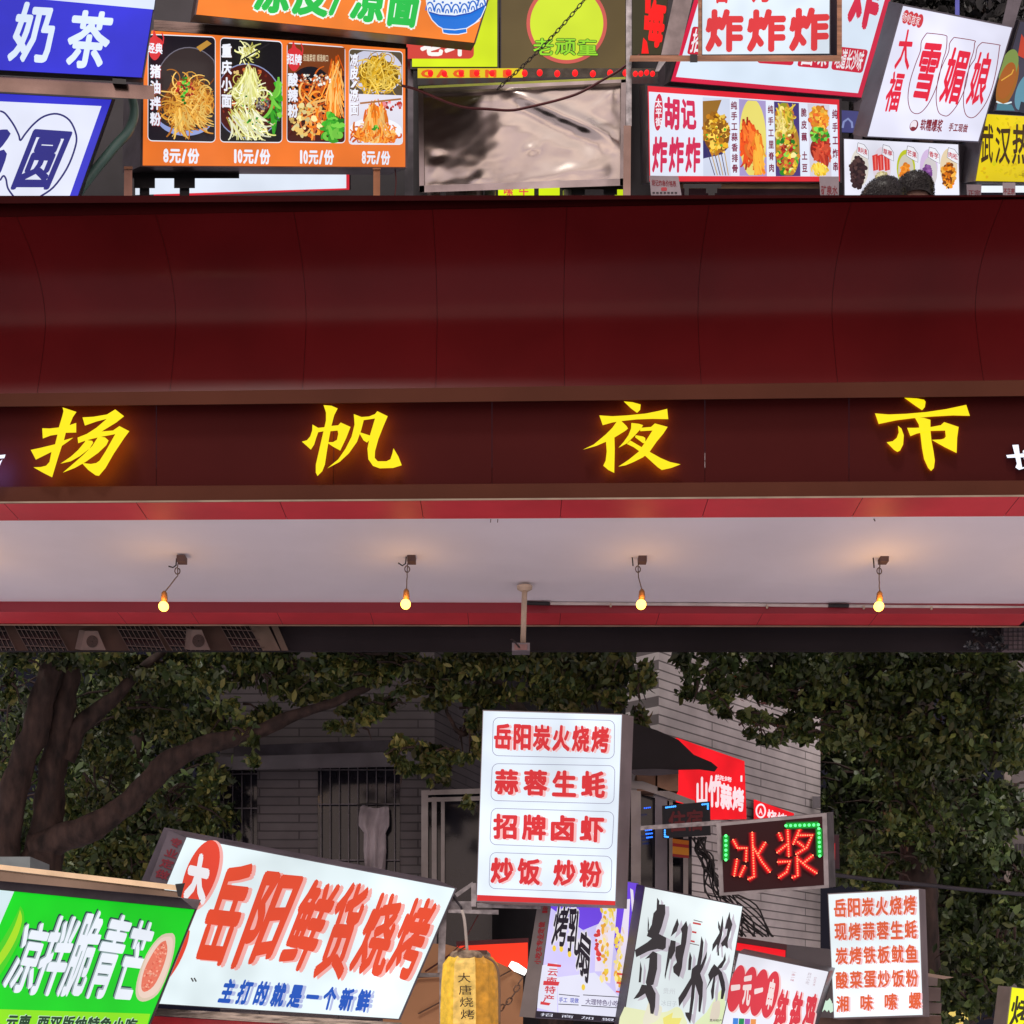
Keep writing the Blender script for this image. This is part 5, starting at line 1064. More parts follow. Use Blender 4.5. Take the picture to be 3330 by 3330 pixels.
tag(M('steel_bracket', *prism([(2083, 2686), (2344, 2668), (2346, 2682), (2083, 2700)], 8.4, .05), GALV), 'galvanised arm reaching from the kiosk to the red LED sign', 'bracket')
s = Sign('led_sign', 'black LED board with red dotted characters, green dot corners and silver frame', 'LED sign', [(2345, 2686), (2674, 2655), (2680, 2878), (2354, 2902)], 8.2, .12, (22, -4), 13, C(40, 2, 6), mat('silver_frame', (0.34, 0.33, 0.34), .35, .8, .3, 10, .1))
zz = lambda pts: Z(2000, 2680, 2.76, pts); A = s.a
STK = [[(1060,140),(1098,212)], [(1098,215),(1180,215),(1175,335)], [(1095,315),(1070,465)], [(1165,375),(1120,470)], [(1232,75),(1240,280),(1248,470),(1195,495)], [(1350,165),(1290,260)], [(1240,205),(1320,340),(1390,430)],
       [(1470,80),(1500,145)], [(1550,45),(1560,290)], [(1455,255),(1540,185)], [(1660,40),(1600,180)], [(1645,100),(1770,100),(1720,210),(1625,270)], [(1640,160),(1690,200)], [(1460,340),(1570,335),(1540,430),(1470,480)], [(1635,290),(1640,460),(1590,480)], [(1775,280),(1690,350)], [(1650,320),(1720,380),(1810,440)]]
for p in STK: A.line(zz(p), 30, C(70, 4, 10)); A.line(zz(p), 23, C(125, 5, 12));  # widening, dimmer bands paint the red halo round the LED dots
A.n += 1
for p in STK: A.line(zz(p), 17, C(190, 6, 16))
A.n += 1
for p in STK: A.line(zz(p), 11, C(250, 14, 24))
A.build('red_glow_strokes', s.root)
A.n += 1
for p in STK: dots(A, zz(p), 8.2, 2.7, C(255, 130, 90))
A.build('red_dots', s.root, HOT)
for p in ([(995,105),(995,320)], [(1535,14),(1825,6)], [(1830,40),(1838,285)]): A.line(zz(p), 25, C(8, 84, 26)); A.line(zz(p), 17, C(10, 165, 50))  # green halo of the corner dots, painted as dimmer bands
A.build('green_glow_strip', s.root); A.n += 1
for p in ([(995,105),(995,320)], [(1535,14),(1825,6)], [(1830,40),(1838,285)]): dots(A, zz(p), 15.5, 5.0, C(90, 255, 130))
A.build('green_dots', s.root, HOT)
s = Sign('led_sign', 'thin edge-on LED panel with a short red glow beside the silver framed LED board', 'LED sign', [(2702, 2716), (2728, 2716), (2730, 2824), (2704, 2824)], 8.6, .1, (0, 0), 2, C(46, 20, 26), DARK)
s.a.line([(2711,2742),(2711,2796)], 9, C(215, 14, 12)); s.a.line([(2711,2750),(2711,2790)], 3, C(255,110,70)); s.done('red_glow')
pf = T('poster_stack', 'orange and red striped posters on the kiosk below the dim LED sign', 'poster', P(2214, 2790, 9.5)); A = Art(9.5)
slab('board', rect(2187, 2728, 2241, 2790), 9.502, .02, DARK, pf)
for q, c in (([(2187,2727),(2240,2734),(2240,2748),(2187,2741)], C(205,120,30)), ([(2187,2741),(2240,2748),(2240,2758),(2187,2752)], C(165,35,35)), ([(2187,2752),(2240,2758),(2240,2782),(2187,2776)], C(210,140,35)), ([(2187,2776),(2240,2782),(2240,2791),(2187,2785)], C(150,35,35))): A.poly(q, c)
A.build('stripes', pf, PAPER)
rnd = random.Random(2); ps = []
for k_ in range(14):
    pts = [(2250 + 4*k_ + rnd.uniform(-8, 8), 2722), (2268 + rnd.uniform(-10, 26), 2762 + rnd.uniform(-12, 12)), (2300 + rnd.uniform(-20, 24), 2800 + rnd.uniform(-20, 22)), (2330 + rnd.uniform(-40, 20), 2860 + rnd.uniform(-40, 40)), (2410 + rnd.uniform(-60, 60), 2960 + rnd.uniform(-30, 40)), (2470 + rnd.uniform(-60, 60), 3046)]
    d_ = 9.9 - rnd.random()*.1; ps.append(tube([P(a, b, d_) for a, b in smoothpts(pts, 5)], .006, 5))
V, F = join(ps); tag(M('cable_tangle', V, F, BLACK, None), 'tangle of black cables running down the light tiled wall behind the LED board', 'cables')
cable('overhead_cable', 'thick dark cable sagging across the trees from the LED board', 'cable', [(2690, 2842), (2850, 2862), (3010, 2878), (3180, 2896), (3500, 2922)], 8.9, 7, mat('dark_cable', (0.03, 0.03, 0.04), .6))
tag(M('grey_roof', *prism(zz([(1090,1015),(1530,1080),(1915,1120),(1990,1150),(1990,2300),(1000,2300)]), 9.3, .2), mat('grey_roof_sheet', (0.105, 0.098, 0.105), .6, 0, .2, 3)), 'grey stall roof sheet behind the red oval sign below the light tiled wall', 'roof')
s = Sign('red_strip_sign', 'plain red lit strip between the black brush sign and the grey roof', 'sign', zz([(1080,1062),(1530,1132),(1528,1216),(1080,1130)]), 8.7, .1, (0, -12), 2, C(232, 22, 34), mat('dark_red_case', (0.09, 0.02, 0.025), .5))
slab('cap', zz([(1100,1012),(1545,1080),(1540,1132),(1090,1060)]), 8.66, .12, mat('dark_red_case', (0.09, 0.02, 0.025), .5), s.root)

# ------------------------------------------------------------------ lower street: stall signs
s = Sign('green_lightbox', 'bright green mango stall lightbox with white shadowed characters and a pink fruit slice', 'lightbox sign', [(-260, 2868), (633, 2958), (468, 3365), (-420, 3330)], 6.6, .22, (14, -30), 5, C(6, 206, 28))
z4 = lambda p: Z(0, 2680, 2.3, p); A = s.a
A.poly([(-260, 2868), (46, 2899), (-140, 3330), (-420, 3330)], C(206, 226, 232)); A.poly([(-380, 3270), (489, 3297), (470, 3365), (-420, 3350)], C(140, 226, 20)); A.build('bands', s.root)
for chx, q in (('凉', [(200,715),(390,745),(215,1270),(0,1245)]), ('拌', [(415,680),(625,690),(415,1285),(205,1275)]), ('脆', [(650,630),(815,650),(600,1298),(412,1290)]), ('青', [(835,658),(1012,695),(790,1308),(612,1300)]), ('芒', [(1015,708),(1172,740),(985,1312),(828,1302)])):
    q = z4(q); A.ch(chx, [(x - 5, y - 5) for x, y in q], C(22, 62, 62), .03, True); A.n += 1; A.ch(chx, [(x - 2, y) for x, y in q], C(150, 172, 172), .03, True); A.n += 1; A.ch(chx, [(x + 2, y + 2) for x, y in q], C(234, 240, 250), .022, True); A.n -= 2
A.n += 4; A.text('云南', z4([(60,1425),(245,1430),(215,1530),(30,1525)]), C(30, 66, 40), .05, False, .12, C(190,230,190), (-2,-2)); A.text('西双版纳特色小吃', z4([(290,1432),(1040,1455),(1010,1555),(262,1530)]), C(30, 66, 40), .045, False, .1, C(190,230,190), (-2,-2)); s.done()
A.poly(smoothpts(z4([(152,612),(178,660),(180,760),(150,860),(80,1000),(0,1130),(-60,1210),(-60,1000),(20,860),(90,740),(152,612)]), 3)[:-1], C(70, 205, 30)); A.poly(smoothpts(z4([(150,640),(165,720),(120,860),(40,1000),(-60,1120),(-60,1060),(40,900),(110,760),(150,640)]), 3)[:-1], C(165, 220, 30)); A.build('mango_picture', s.root)
GV = [(1290,815),(1310,850),(1300,960),(1250,1130),(1180,1270),(1090,1325),(1030,1310),(1015,1230),(1050,1080),(1120,930),(1210,830),(1290,815)]
A.poly(smoothpts(z4(GV), 3)[:-1], C(214, 196, 172)); gi = [((x-1165)*.88 + 1165, (y-1070)*.9 + 1070) for x, y in GV]; A.poly(smoothpts(z4(gi), 3)[:-1], C(232, 205, 190))
gi = [(1240,870),(1252,950),(1212,1090),(1150,1210),(1080,1255),(1056,1210),(1080,1090),(1140,970),(1200,890),(1240,870)]; A.poly(smoothpts(z4(gi), 3)[:-1], C(228, 116, 92))
A.step = 8e-5; rnd = random.Random(9)
for i in range(150):
    t = rnd.uniform(-1, 1); o_ = rnd.uniform(-1, 1)*(1 - t*t)**.5; p = z4([(1155 + 75*t + 55*o_*.8, 1065 - 165*t + 30*o_)])[0]; random.seed(i); A.oval(p[0], p[1], rnd.uniform(2, 5), rnd.uniform(2, 4), vary(rnd.choice([C(235,130,105), C(220,95,75), C(240,165,140)]), .12, rnd), rnd.uniform(0, 3), 8, .2)
A.step = 3e-4; A.n = 80; A.build('fruit_picture', s.root)
gl_ = T('gold_rail', 'gold and silver reflecting metal rail on top of the green lightbox', 'rail', P(300, 2880, 6.55))
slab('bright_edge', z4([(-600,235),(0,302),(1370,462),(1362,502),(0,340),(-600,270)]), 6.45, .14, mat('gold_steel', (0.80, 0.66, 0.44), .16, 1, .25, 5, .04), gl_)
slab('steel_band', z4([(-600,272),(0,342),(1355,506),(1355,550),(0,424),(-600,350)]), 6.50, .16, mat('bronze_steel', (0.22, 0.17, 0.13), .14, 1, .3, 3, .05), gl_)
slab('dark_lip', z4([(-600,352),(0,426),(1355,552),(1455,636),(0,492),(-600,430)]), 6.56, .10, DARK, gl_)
slab('end_cap', z4([(1310,448),(1385,440),(1372,480),(1355,548),(1330,540)]), 6.44, .012, BLACK, gl_)
tag(M('teal_box', *boxpx(-120, 2786, 98, 2860, 7.2, .3), mat('teal_grey', (0.22, 0.27, 0.28), .6)), 'pale teal box standing behind the gold rail at the tree trunk', 'box')
s = Sign('slanted_lightbox', 'large slanted white barbecue lightbox with big orange red characters and a red oval emblem', 'lightbox sign', [(607, 2723), (1479, 2890), (1296, 3313), (380, 3255)], 7.15, .2, (-68, -28), 5, C(228, 242, 246), mat('dull_violet_case', (0.085, 0.075, 0.095), .5, .2, .3, 5))
z5 = lambda p: Z(600, 2680, 2.3, p); A = s.a; OR = C(226, 72, 40); PK = C(242, 172, 166)
A.oval(661, 2848, 52, 122, PK, .36); A.oval(652, 2846, 50, 120, C(226, 66, 44), .36); A.ch('大', z4([(1425,205),(1590,235),(1530,615),(1365,565)]), C(238, 236, 240), .07, True); A.n += 1
A.poly(smoothpts(z4([(1420,800),(1400,900),(1340,1040),(1260,1160),(1205,1215),(1230,1130),(1290,1010),(1340,880),(1395,770)]), 3), C(226, 66, 44)); A.build('emblem', s.root)
CH6 = (('岳', [(300,270),(560,300),(290,1065),(45,1045)]), ('阳', [(605,345),(905,375),(640,1015),(335,1090)]), ('鲜', [(935,405),(1195,440),(900,1115),(680,1060)]), ('货', [(1195,430),(1405,440),(1170,1170),(940,1155)]), ('烧', [(1440,505),(1655,530),(1470,1155),(1212,1110)]), ('烤', [(1695,545),(1912,560),(1690,1185),(1488,1112)]))
for chx, q in CH6: A.ch(chx, [(x + 12, y + 4) for x, y in z5(q)], PK, .04, True)
A.n += 1
for chx, q in CH6: A.ch(chx, z5(q), OR, .036, True)
A.n += 1; A.text('主打的就是一个新鲜', z5([(290,1155),(1420,1245),(1385,1408),(225,1335)]), C(24, 84, 186), .05, False, .3, C(178, 186, 224), (11, 2)); s.done()
A.line(z5([(50,1150),(66,1178)]), 5, C(80,80,80)); A.line(z5([(72,1150),(88,1178)]), 5, C(80,80,80)); A.build('quote_mark', s.root)
z4b = z4([(1290,90),(1375,110),(1245,430),(1150,400)]); A = Art(7.125)
slab('side_plate', z4([(1262,48),(1392,102),(1240,470),(1120,420)]), 7.128, .004, mat('dull_violet_plate', (0.10, 0.085, 0.11), .5), s.root); A.text('专业定做', z4b, C(120, 24, 44), .03, True, .2); A.build('side_lettering', s.root, PAPER)
rl = T('steel_rail', 'stained steel rail below the slanted white barbecue lightbox', 'rail', P(900, 3330, 7.1))
slab('rail', [(470, 3276), (1306, 3326), (1306, 3352), (462, 3300)], 7.05, .1, mat('stained_steel', (0.40, 0.36, 0.30), .3, 1, .6, 6, .3, aniso=(2, 5, 14)), rl); slab('red_board', [(462, 3302), (1000, 3334), (1000, 3420), (450, 3420)], 7.12, .05, mat('red_enamel', (0.55, 0.03, 0.04), .3), rl)
FRD = C(216, 44, 50); FPK = C(244, 190, 190)
s = Sign('menu_sign', 'tall white menu lightbox with four framed lines of red characters and a red foot', 'menu sign', [(1572, 2312), (2022, 2325), (2000, 2944), (1551, 2929)], 7.0, .12, (36, 8), 3, C(226, 236, 248), mat('pink_grey_case', (0.22, 0.19, 0.20), .5, .3, .2, 5))
A = s.a; A.poly([(1552,2910),(2001,2930),(2000,2944),(1551,2929)], C(214, 42, 44))
for q in ([(1604,2333),(1999,2343),(1997,2467),(1601,2457)], [(1601,2483),(2000,2490),(1996,2614),(1596,2603)], [(1598,2628),(1997,2640),(1990,2761),(1593,2746)], [(1594,2772),(1990,2785),(1987,2904),(1590,2889)]):
    pts = rrect(q, .05); A.line(pts + pts[:1], 2.0, C(150, 150, 176), False)
A.up(); A.build('frame_lines', s.root)
A.text('岳阳炭火烧烤', [(1604,2352),(1985,2362),(1982,2449),(1602,2437)], FRD, .04, False, .1, FPK, (8, 3), True); A.text('蒜蓉生蚝', [(1601,2500),(1977,2508),(1975,2596),(1599,2583)], FRD, .04, False, .16, FPK, (9, 3), True)
A.text('招牌卤虾', [(1596,2645),(1973,2654),(1970,2741),(1595,2728)], FRD, .04, False, .16, FPK, (9, 3), True)
A.text('炒饭', [(1590,2787),(1764,2792),(1762,2880),(1588,2872)], FRD, .04, False, .14, FPK, (9, 3), True); A.text('炒粉', [(1794,2794),(1964,2799),(1961,2887),(1792,2880)], FRD, .04, False, .14, FPK, (9, 3), True); s.done()
z6 = lambda p: Z(1360, 2680, 2.611, p)
fm = T('steel_framework', 'rough galvanised steel frame bars carrying the tall menu lightbox', 'frame', P(1500, 3330, 7.3))
for q, d_ in ((z6([(450,500),(492,500),(492,700),(450,700)]), 7.2), (z6([(180,735),(245,700),(222,1240),(165,1265)]), 7.26), (z6([(245,655),(455,655),(455,740),(245,740)]), 7.24), (z6([(310,590),(460,490),(470,520),(330,620)]), 7.28), (z6([(500,668),(1040,680),(1040,722),(500,708)]), 7.16), (z6([(255,726),(682,728),(682,768),(255,752)]), 7.17), (z6([(0,1262),(185,1265),(185,1300),(0,1298)]), 7.3), (z6([(180,1240),(222,1240),(222,3000),(180,3000)]), 7.27)): slab('bar', q, d_, .035, GALV, fm)
V, F = tube([P(*p) for p in [(1470, 2912, 7.2), (1500, 2950, 7.18), (1510, 3000, 7.2)]], .006, 6); M('hook', V, F, DARK, fm)
cable('lantern_cord', 'pale twisted cord from the frame down to the yellow lantern', 'cord', z6([(370,730),(390,800),(402,900),(415,1070)]), 7.0, 5, mat('pale_cord', (0.45, 0.42, 0.38), .8))
cable('thin_wire', 'thin red wire looping from the frame behind the yellow lantern', 'wire', z6([(510,770),(440,900),(380,1000),(250,1120),(60,1250)]), 7.3, 2, REDC)
tan = T('tan_canopy', 'tan stall canopy with seams behind the yellow lantern', 'canopy', P(1500, 3330, 7.9))
TAN = mat('tan_canvas', (0.46, 0.23, 0.11), .8, 0, .12, 2)
slab('cloth', z6([(-300,990),(0,1005),(240,1022),(420,1068),(600,1140),(760,1215),(890,1300),(890,2200),(-300,2200)]), 7.95, .06, TAN, tan)
for pts in ([(0,1610),(320,1440),(660,1310),(790,1240)], [(60,1255),(250,1130),(400,1040)], [(-200,1400),(0,1300),(200,1290)]): V, F = tube([P(a, b, 7.94) for a, b in z6(pts)], .0045, 5); M('seam', V, F, mat('seam_brown', (0.10, 0.05, 0.03), .8), tan)
s = Sign('red_strip_sign', 'plain red orange lit panel peeking above the tan canopy', 'sign', z6([(330,1035),(930,1005),(930,1260),(330,1200)]), 8.15, .06, (0, -14), 2, C(246, 56, 30), mat('dark_red_case', (0.09, 0.02, 0.025), .5))
tl = T('tube_lamp', 'short white lit lamp on the tan canopy beside the grey poster case', 'lamp', P(1695, 3160, 7.85)); V, F = tube([P(*(p + (7.85,))) for p in z6([(780,1185),(830,1215),(915,1262)])], [.018, .026, .018], 10); M('lamp_tube', V, F, emit_only('white_lamp_glow', (1, .95, .9, 1), 2.5), tl, smooth=True); V, F = tube([P(*(p + (7.9,))) for p in z6([(770,1200),(905,1280)])], .012, 8); M('holder', V, F, DARK, tl)
chain('hanging_chain', 'thin rusty chain from the grey poster case down to the yellow lantern', z6([(885,1290)])[0], z6([(690,1570)])[0], 7.0, 6.9, .045, mat('chain_rust', (0.16, 0.10, 0.07), .6, .6))
lg = T('hanging_lantern', 'yellow silk lantern with four vertical black characters hanging from a cord', 'lantern', P(1530, 3330, 6.8))
def lan(name, c, e_): 
    m = mat(name, c, .6, 0, .5, 26, .8); b = m.node_tree.nodes['Principled BSDF']; b.inputs['Emission Color'].default_value = c + (1,); b.inputs['Emission Strength'].default_value = e_; return m
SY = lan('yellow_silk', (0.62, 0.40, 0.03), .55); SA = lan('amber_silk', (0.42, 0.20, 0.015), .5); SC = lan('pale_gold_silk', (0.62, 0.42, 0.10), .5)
cxl = P(1529, 3210, 6.8).x; dl = 6.8; kk_ = KF*dl; ys = (3112, 3136, 3200, 3280, 3360, 3420); rs = (70, 88, 93, 96, 97, 92)
angs = [math.radians(a) for a in (-166, -122, -78, -52, 2, 50, 98, 146)]
for gi_ in range(8):
    a0, a1 = angs[gi_], angs[(gi_+1) % 8] + (2*math.pi if gi_ == 7 else 0); V = []; F = []
    for j in range(6):
        for t in range(5):
            a = a0 + (a1 - a0)*t/4; r_ = rs[j]*kk_*(1 + .0*t) * (.965 if 0 < t < 4 else 1.03); V.append(Vector((cxl + r_*math.cos(a), dl + .0 + r_*math.sin(a)*.9, CZ + (HY - ys[j])*kk_)))
    for j in range(5):
        for t in range(4): F.append((j*5+t, (j+1)*5+t, (j+1)*5+t+1, j*5+t+1))
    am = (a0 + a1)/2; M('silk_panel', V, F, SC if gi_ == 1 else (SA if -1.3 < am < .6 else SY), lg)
V, F = tube([Vector((cxl, dl, CZ + (HY - y)*kk_)) for y in (3094, 3102, 3118, 3128)], [r_*kk_ for r_ in (58, 66, 68, 60)], 24); M('rope_cap', V, F, mat('rope_cap', (0.26, 0.20, 0.14), .9, 0, .6, 40, .8), lg)
V, F = boxpx(1488, 3090, 1584, 3100, 6.72, .06); M('cap_board', V, F, mat('dark_wood_cap', (0.07, 0.03, 0.02), .6), lg)
A = Art(dl - 98*kk_*.93); 
for i, chx in enumerate('大唐烧烤'):
    q = z6([(335 + 8*i, 1262 + 104*i), (440 + 12*i, 1262 + 104*i), (445 + 12*i, 1345 + 104*i), (338 + 8*i, 1345 + 104*i)]); A.ch(chx, q, C(62, 46, 22), .005, True)
A.build('lettering', lg, PAPER)
cable('lantern_cord', 'dark cord running down the amber side of the yellow lantern', 'cord', z6([(560,1120),(640,1170),(680,1260),(690,1450),(690,1700)]), 6.6, 4, mat('brown_cord', (0.16, 0.10, 0.06), .8))
# purple poster
s = Sign('poster_lightbox', 'purple and white snack poster lightbox in a grey case with red side writing', 'lightbox sign', z6([(1170,400),(1868,505),(1715,1680),(1000,1640)]), 7.35, .16, (-40, -6), 3, C(200, 192, 240), GREY)
A = s.a; PU = C(112, 72, 224); WB = C(226, 226, 244)
A.poly(z6([(1170,400),(1868,505),(1840,720),(1400,900),(1110,700)]), PU); A.poly(z6([(1480,520),(1868,505),(1800,1100),(1690,1100),(1560,760)]), PU)
A.poly(z6([(1010,1560),(1040,1200),(1180,1180),(1180,1600)]), WB); A.poly(z6([(1180,1300),(1500,1260),(1740,1500),(1720,1640),(1190,1600)]), WB)
for q in ([(1800,545),(1825,560),(1835,700),(1815,745)], [(1760,640),(1800,635),(1760,1300),(1680,1420),(1665,1300)], [(1560,700),(1690,690),(1630,1350),(1560,1340)], [(1510,880),(1560,800),(1570,1250),(1500,1250)]): A.poly(z6(q), C(232, 222, 240))
A.step = 1e-4; rnd = random.Random(5)
for (u0, u1, v0, v1, n_) in ((1575, 1625, 720, 1330, 70), (1690, 1740, 900, 1380, 50), (1640, 1670, 720, 900, 16)):
    for i in range(n_): x, y = z6([(rnd.uniform(u0, u1) - 30*(i/n_), rnd.uniform(v0, v1))])[0]; random.seed(i); A.oval(x, y, rnd.uniform(3, 7), rnd.uniform(5, 14), vary(rnd.choice([C(240,205,70), C(245,225,140), C(235,170,60), C(240,215,190)]), .08, rnd), rnd.uniform(-.3, .3), 8, .2)
for i in range(16): x, y = z6([(rnd.uniform(1505, 1545), rnd.uniform(900, 1250))])[0]; A.oval(x, y, rnd.uniform(4, 8), rnd.uniform(4, 9), vary(C(215,60,60), .2, rnd), 0, 8, .2)
A.step = 3e-4; A.n = 60; A.build('snack_picture', s.root)
KB = C(34, 28, 40)
for chx, q in (('烤', [(1170,690),(1290,690),(1250,1045),(1125,1030)]), ('乳', [(1285,690),(1395,740),(1360,1135),(1255,1090)]), ('扇', [(1375,870),(1475,950),(1440,1370),(1335,1220)])): A.ch(chx, grow(z6(q), 4), C(225, 220, 228), .1, True); A.n += 1; A.ch(chx, z6(q), KB, .025, True); A.n -= 1
for x, y in ((1155,1055), (1215,1060), (1285,1105), (1402,1385)): p = z6([(x, y)])[0]; A.oval(p[0], p[1], 6, 10, C(240, 205, 70))
A.n += 2
for q in ([(1100,1180),(1215,1195),(1210,1215),(1096,1205)], [(1065,1330),(1200,1340),(1190,1372),(1060,1366)], [(1040,1505),(1125,1520),(1110,1540),(1036,1530)], [(1690,1262),(1740,1268),(1738,1284),(1688,1278)], [(1685,1340),(1732,1344),(1730,1358),(1683,1354)], [(1680,1414),(1726,1420),(1724,1434),(1678,1428)]): A.poly(z6(q), C(214, 60, 66))
A.text('云南特产', z6([(1105,1215),(1190,1222),(1150,1525),(1060,1515)]), C(205, 60, 70), .02, True, .15)
A.text('手工 现做', z6([(1195,1470),(1365,1478),(1362,1520),(1192,1512)]), C(90, 96, 190), .02); A.text('大理特色小吃', z6([(1420,1480),(1705,1500),(1700,1550),(1418,1530)]), C(120, 110, 140), .02)
for q in ([(1195,1445),(1370,1462)], [(1190,1528),(1362,1536)], [(1400,1450),(1720,1470)], [(1385,1540),(1702,1560)]): A.line(z6(q), 2.5, KB, False)
A.up(); A.poly(z6([(1004,1585),(1722,1640),(1715,1680),(1000,1640)]), KB); A.text('招商加盟', z6([(1010,1600),(1700,1655),(1696,1676),(1006,1626)]), WB, .0, False, .4); s.done()
slab('side_plate', z6([(1010,700),(1128,690),(990,1645),(858,1635)]), 7.33, .012, mat('grey_side_plate', (0.24, 0.225, 0.22), .5, .2, .15), s.root)
A = Art(7.328)
for i, chx in enumerate('小吃车专业定做'):
    t0_ = i/8.6; x_, y_ = 1015 + 0.108*(0) , 0; cx_ = 1012 + (1062 - 1012)*t0_; cy_ = 1165 - (1165 - 720)*t0_
    A.ch(chx, z6([(cx_ - 30, cy_ + 25), (cx_ - 22, cy_ - 25), (cx_ + 34, cy_ - 25), (cx_ + 26, cy_ + 25)]), C(178, 34, 46), .03, True)
for i, chx in enumerate('180'): A.ch(chx, z6([(1052 + 3*i, 755 - 26*i), (1054 + 3*i, 733 - 26*i), (1098 + 3*i, 733 - 26*i), (1096 + 3*i, 755 - 26*i)]), C(178, 34, 46), .03, True)
A.build('side_lettering', s.root, PAPER)
# brush character sign
z7 = lambda p: Z(2000, 2680, 2.76, p)
s = Sign('brush_lightbox', 'pale green white lightbox with four large black brush characters and grey shadows', 'lightbox sign', z7([(270,565),(1143,740),(962,1830),(68,1830)]), 7.15, .16, (-26, -6), 3, C(226, 236, 238), mat('dark_plum_case', (0.045, 0.035, 0.048), .5))
A = s.a
for i, q in enumerate(([(85,1640),(420,1690),(560,1640),(620,1720),(600,1830),(68,1830)], [(820,1690),(960,1480),(990,1640),(962,1830),(700,1830)], [(300,1600),(420,1640),(380,1760),(250,1790)], [(880,1600),(940,1590),(930,1740),(850,1760)])): A.poly(smoothpts(z7(q + q[:1]), 4)[:-1], [C(232,236,190), C(226,238,190), C(232,228,206), C(226,214,196)][i])
A.poly(z7([(430,1740),(520,1690),(510,1740),(600,1740),(560,1830),(440,1830)]), C(236,226,120)); A.build('wash_colour', s.root)
BK = C(48, 44, 48); SHD = C(196, 188, 200)
BR = [ # 贵
 [(378,660),(398,690),(396,720),(450,722),(452,800),(420,920),(395,985),(460,1020),(455,1110),(430,1130),(380,1120),(300,1140),(190,1195),(178,1130),(290,1060),(330,1025),(285,1005),(300,960),(330,900),(345,800),(372,770)],
 [(296,825),(306,900),(300,985),(292,960)], [(270,1210),(340,1140),(380,1160),(378,1300),(345,1440),(290,1460),(275,1420),(300,1300),(310,1200)], [(228,1230),(242,1300),(232,1420),(212,1420)], [(240,1440),(330,1450),(365,1520),(360,1640),(345,1705),(318,1700),(310,1620),(270,1520),(210,1560),(165,1570),(215,1500)],
 # 阳
 [(560,845),(574,900),(555,960),(500,1010),(520,940)], [(500,1040),(545,1050),(540,1140),(500,1220),(480,1160)], [(485,1080),(500,1180),(465,1320),(450,1395),(445,1360),(465,1220)], [(640,868),(655,930),(640,1060),(610,1200),(600,1290),(575,1375),(525,1330),(520,1280),(555,1240),(540,1180),(545,1100),(590,1080),(600,980),(590,940)], 
 # 冰
 [(775,1005),(795,1060),(785,1180),(770,1265),(800,1200),(826,1140),(822,1200),(790,1290),(765,1340),(790,1420),(785,1560),(765,1690),(748,1680),(752,1540),(720,1440),(710,1560),(690,1700),(675,1790),(635,1720),(628,1690),(665,1690),(680,1560),(690,1440),(640,1540),(575,1640),(568,1560),(620,1480),(680,1380),(690,1300),(735,1260),(760,1120)], [(672,1145),(690,1200),(680,1310),(655,1310),(660,1220)],
 # 浆
 [(968,815),(972,900),(960,1000),(930,1100),(935,1180),(920,1180),(915,1080),(870,1145),(876,1080),(935,980)], [(925,865),(945,920),(938,965),(925,930)], [(1030,785),(1034,840),(1054,900),(1030,980),(1010,1060),(1015,1120),(985,1090),(960,1100),(950,1070),(1000,1000),(1010,940),(985,940),(1005,860)], [(990,1150),(995,1220),(960,1290),(925,1300),(920,1280),(970,1220)], [(890,1255),(925,1290),(960,1330),(985,1420),(990,1490),(970,1570),(948,1570),(955,1480),(925,1350),(900,1370),(885,1560),(868,1580),(860,1500),(885,1370),(815,1490),(850,1400),(835,1350),(860,1300)]]
for pts in BR: A.poly([(x + 13, y + 6) for x, y in z7(pts)], SHD, False); A.n += .06
A.n += 1
for pts in BR: A.poly(z7(pts), BK, False); A.n += .06
A.n += 1; s.done()
for q in ([(700,878),(772,892),(770,908),(698,894)], [(692,958),(732,966),(730,982),(690,974)], [(680,1040),(716,1048),(714,1064),(678,1056)]): A.poly(z7(q), C(196, 62, 62))
A.line(z7([(705,860),(785,880)]), 2.5, C(90,60,60)); A.line(z7([(672,1070),(755,1088)]), 2.5, C(90,60,60)); A.text('贵州', z7([(430,1468),(545,1475),(540,1530),(428,1522)]), C(206, 212, 216), .01); A.text('冰日子', z7([(415,1580),(560,1590),(555,1640),(410,1630)]), C(200, 208, 212), .01); A.text('贵州特产', z7([(850,1748),(962,1752),(958,1778),(846,1774)]), C(60,70,50), .01); A.build('small_print', s.root)
# red oval skewer sign
s = Sign('oval_lightbox', 'white chicken skewer lightbox with four overlapping red ovals and red characters', 'lightbox sign', z7([(1110,1160),(1915,1325),(1752,1850),(950,1850)]), 6.95, .16, (20, -12), 3, C(226, 226, 236), GREY)
A = s.a
for i, (cx_, cy_) in enumerate(((1088,1475),(1192,1490),(1293,1512),(1395,1530))):
    p = z7([(cx_, cy_)])[0]; A.oval(p[0] + 5, p[1] + 3, 25, 79, C(240, 196, 196), .22); A.oval(p[0], p[1], 24, 78, C(214, 54, 68), .22)
for chx, q in (('一', [(1040,1445),(1125,1438),(1122,1485),(1040,1500)]), ('元', [(1150,1370),(1240,1350),(1205,1640),(1140,1620)]), ('一', [(1250,1480),(1330,1465),(1328,1505),(1250,1530)]), ('串', [(1395,1380),(1450,1400),(1400,1670),(1345,1660)])): A.ch(chx, z7(q), C(236, 214, 214), .05, True)
A.up()
for chx, q in (('钵', [(1490,1470),(1580,1500),(1520,1850),(1390,1840)]), ('钵', [(1620,1485),(1705,1515),(1650,1850),(1530,1845)]), ('鸡', [(1735,1500),(1830,1530),(1770,1850),(1665,1845)])): A.ch(chx, [(x + 5, y + 2) for x, y in z7(q)], C(240, 196, 196), .05, True); A.n += 1; A.ch(chx, z7(q), C(214, 54, 68), .05, True); A.n -= 1
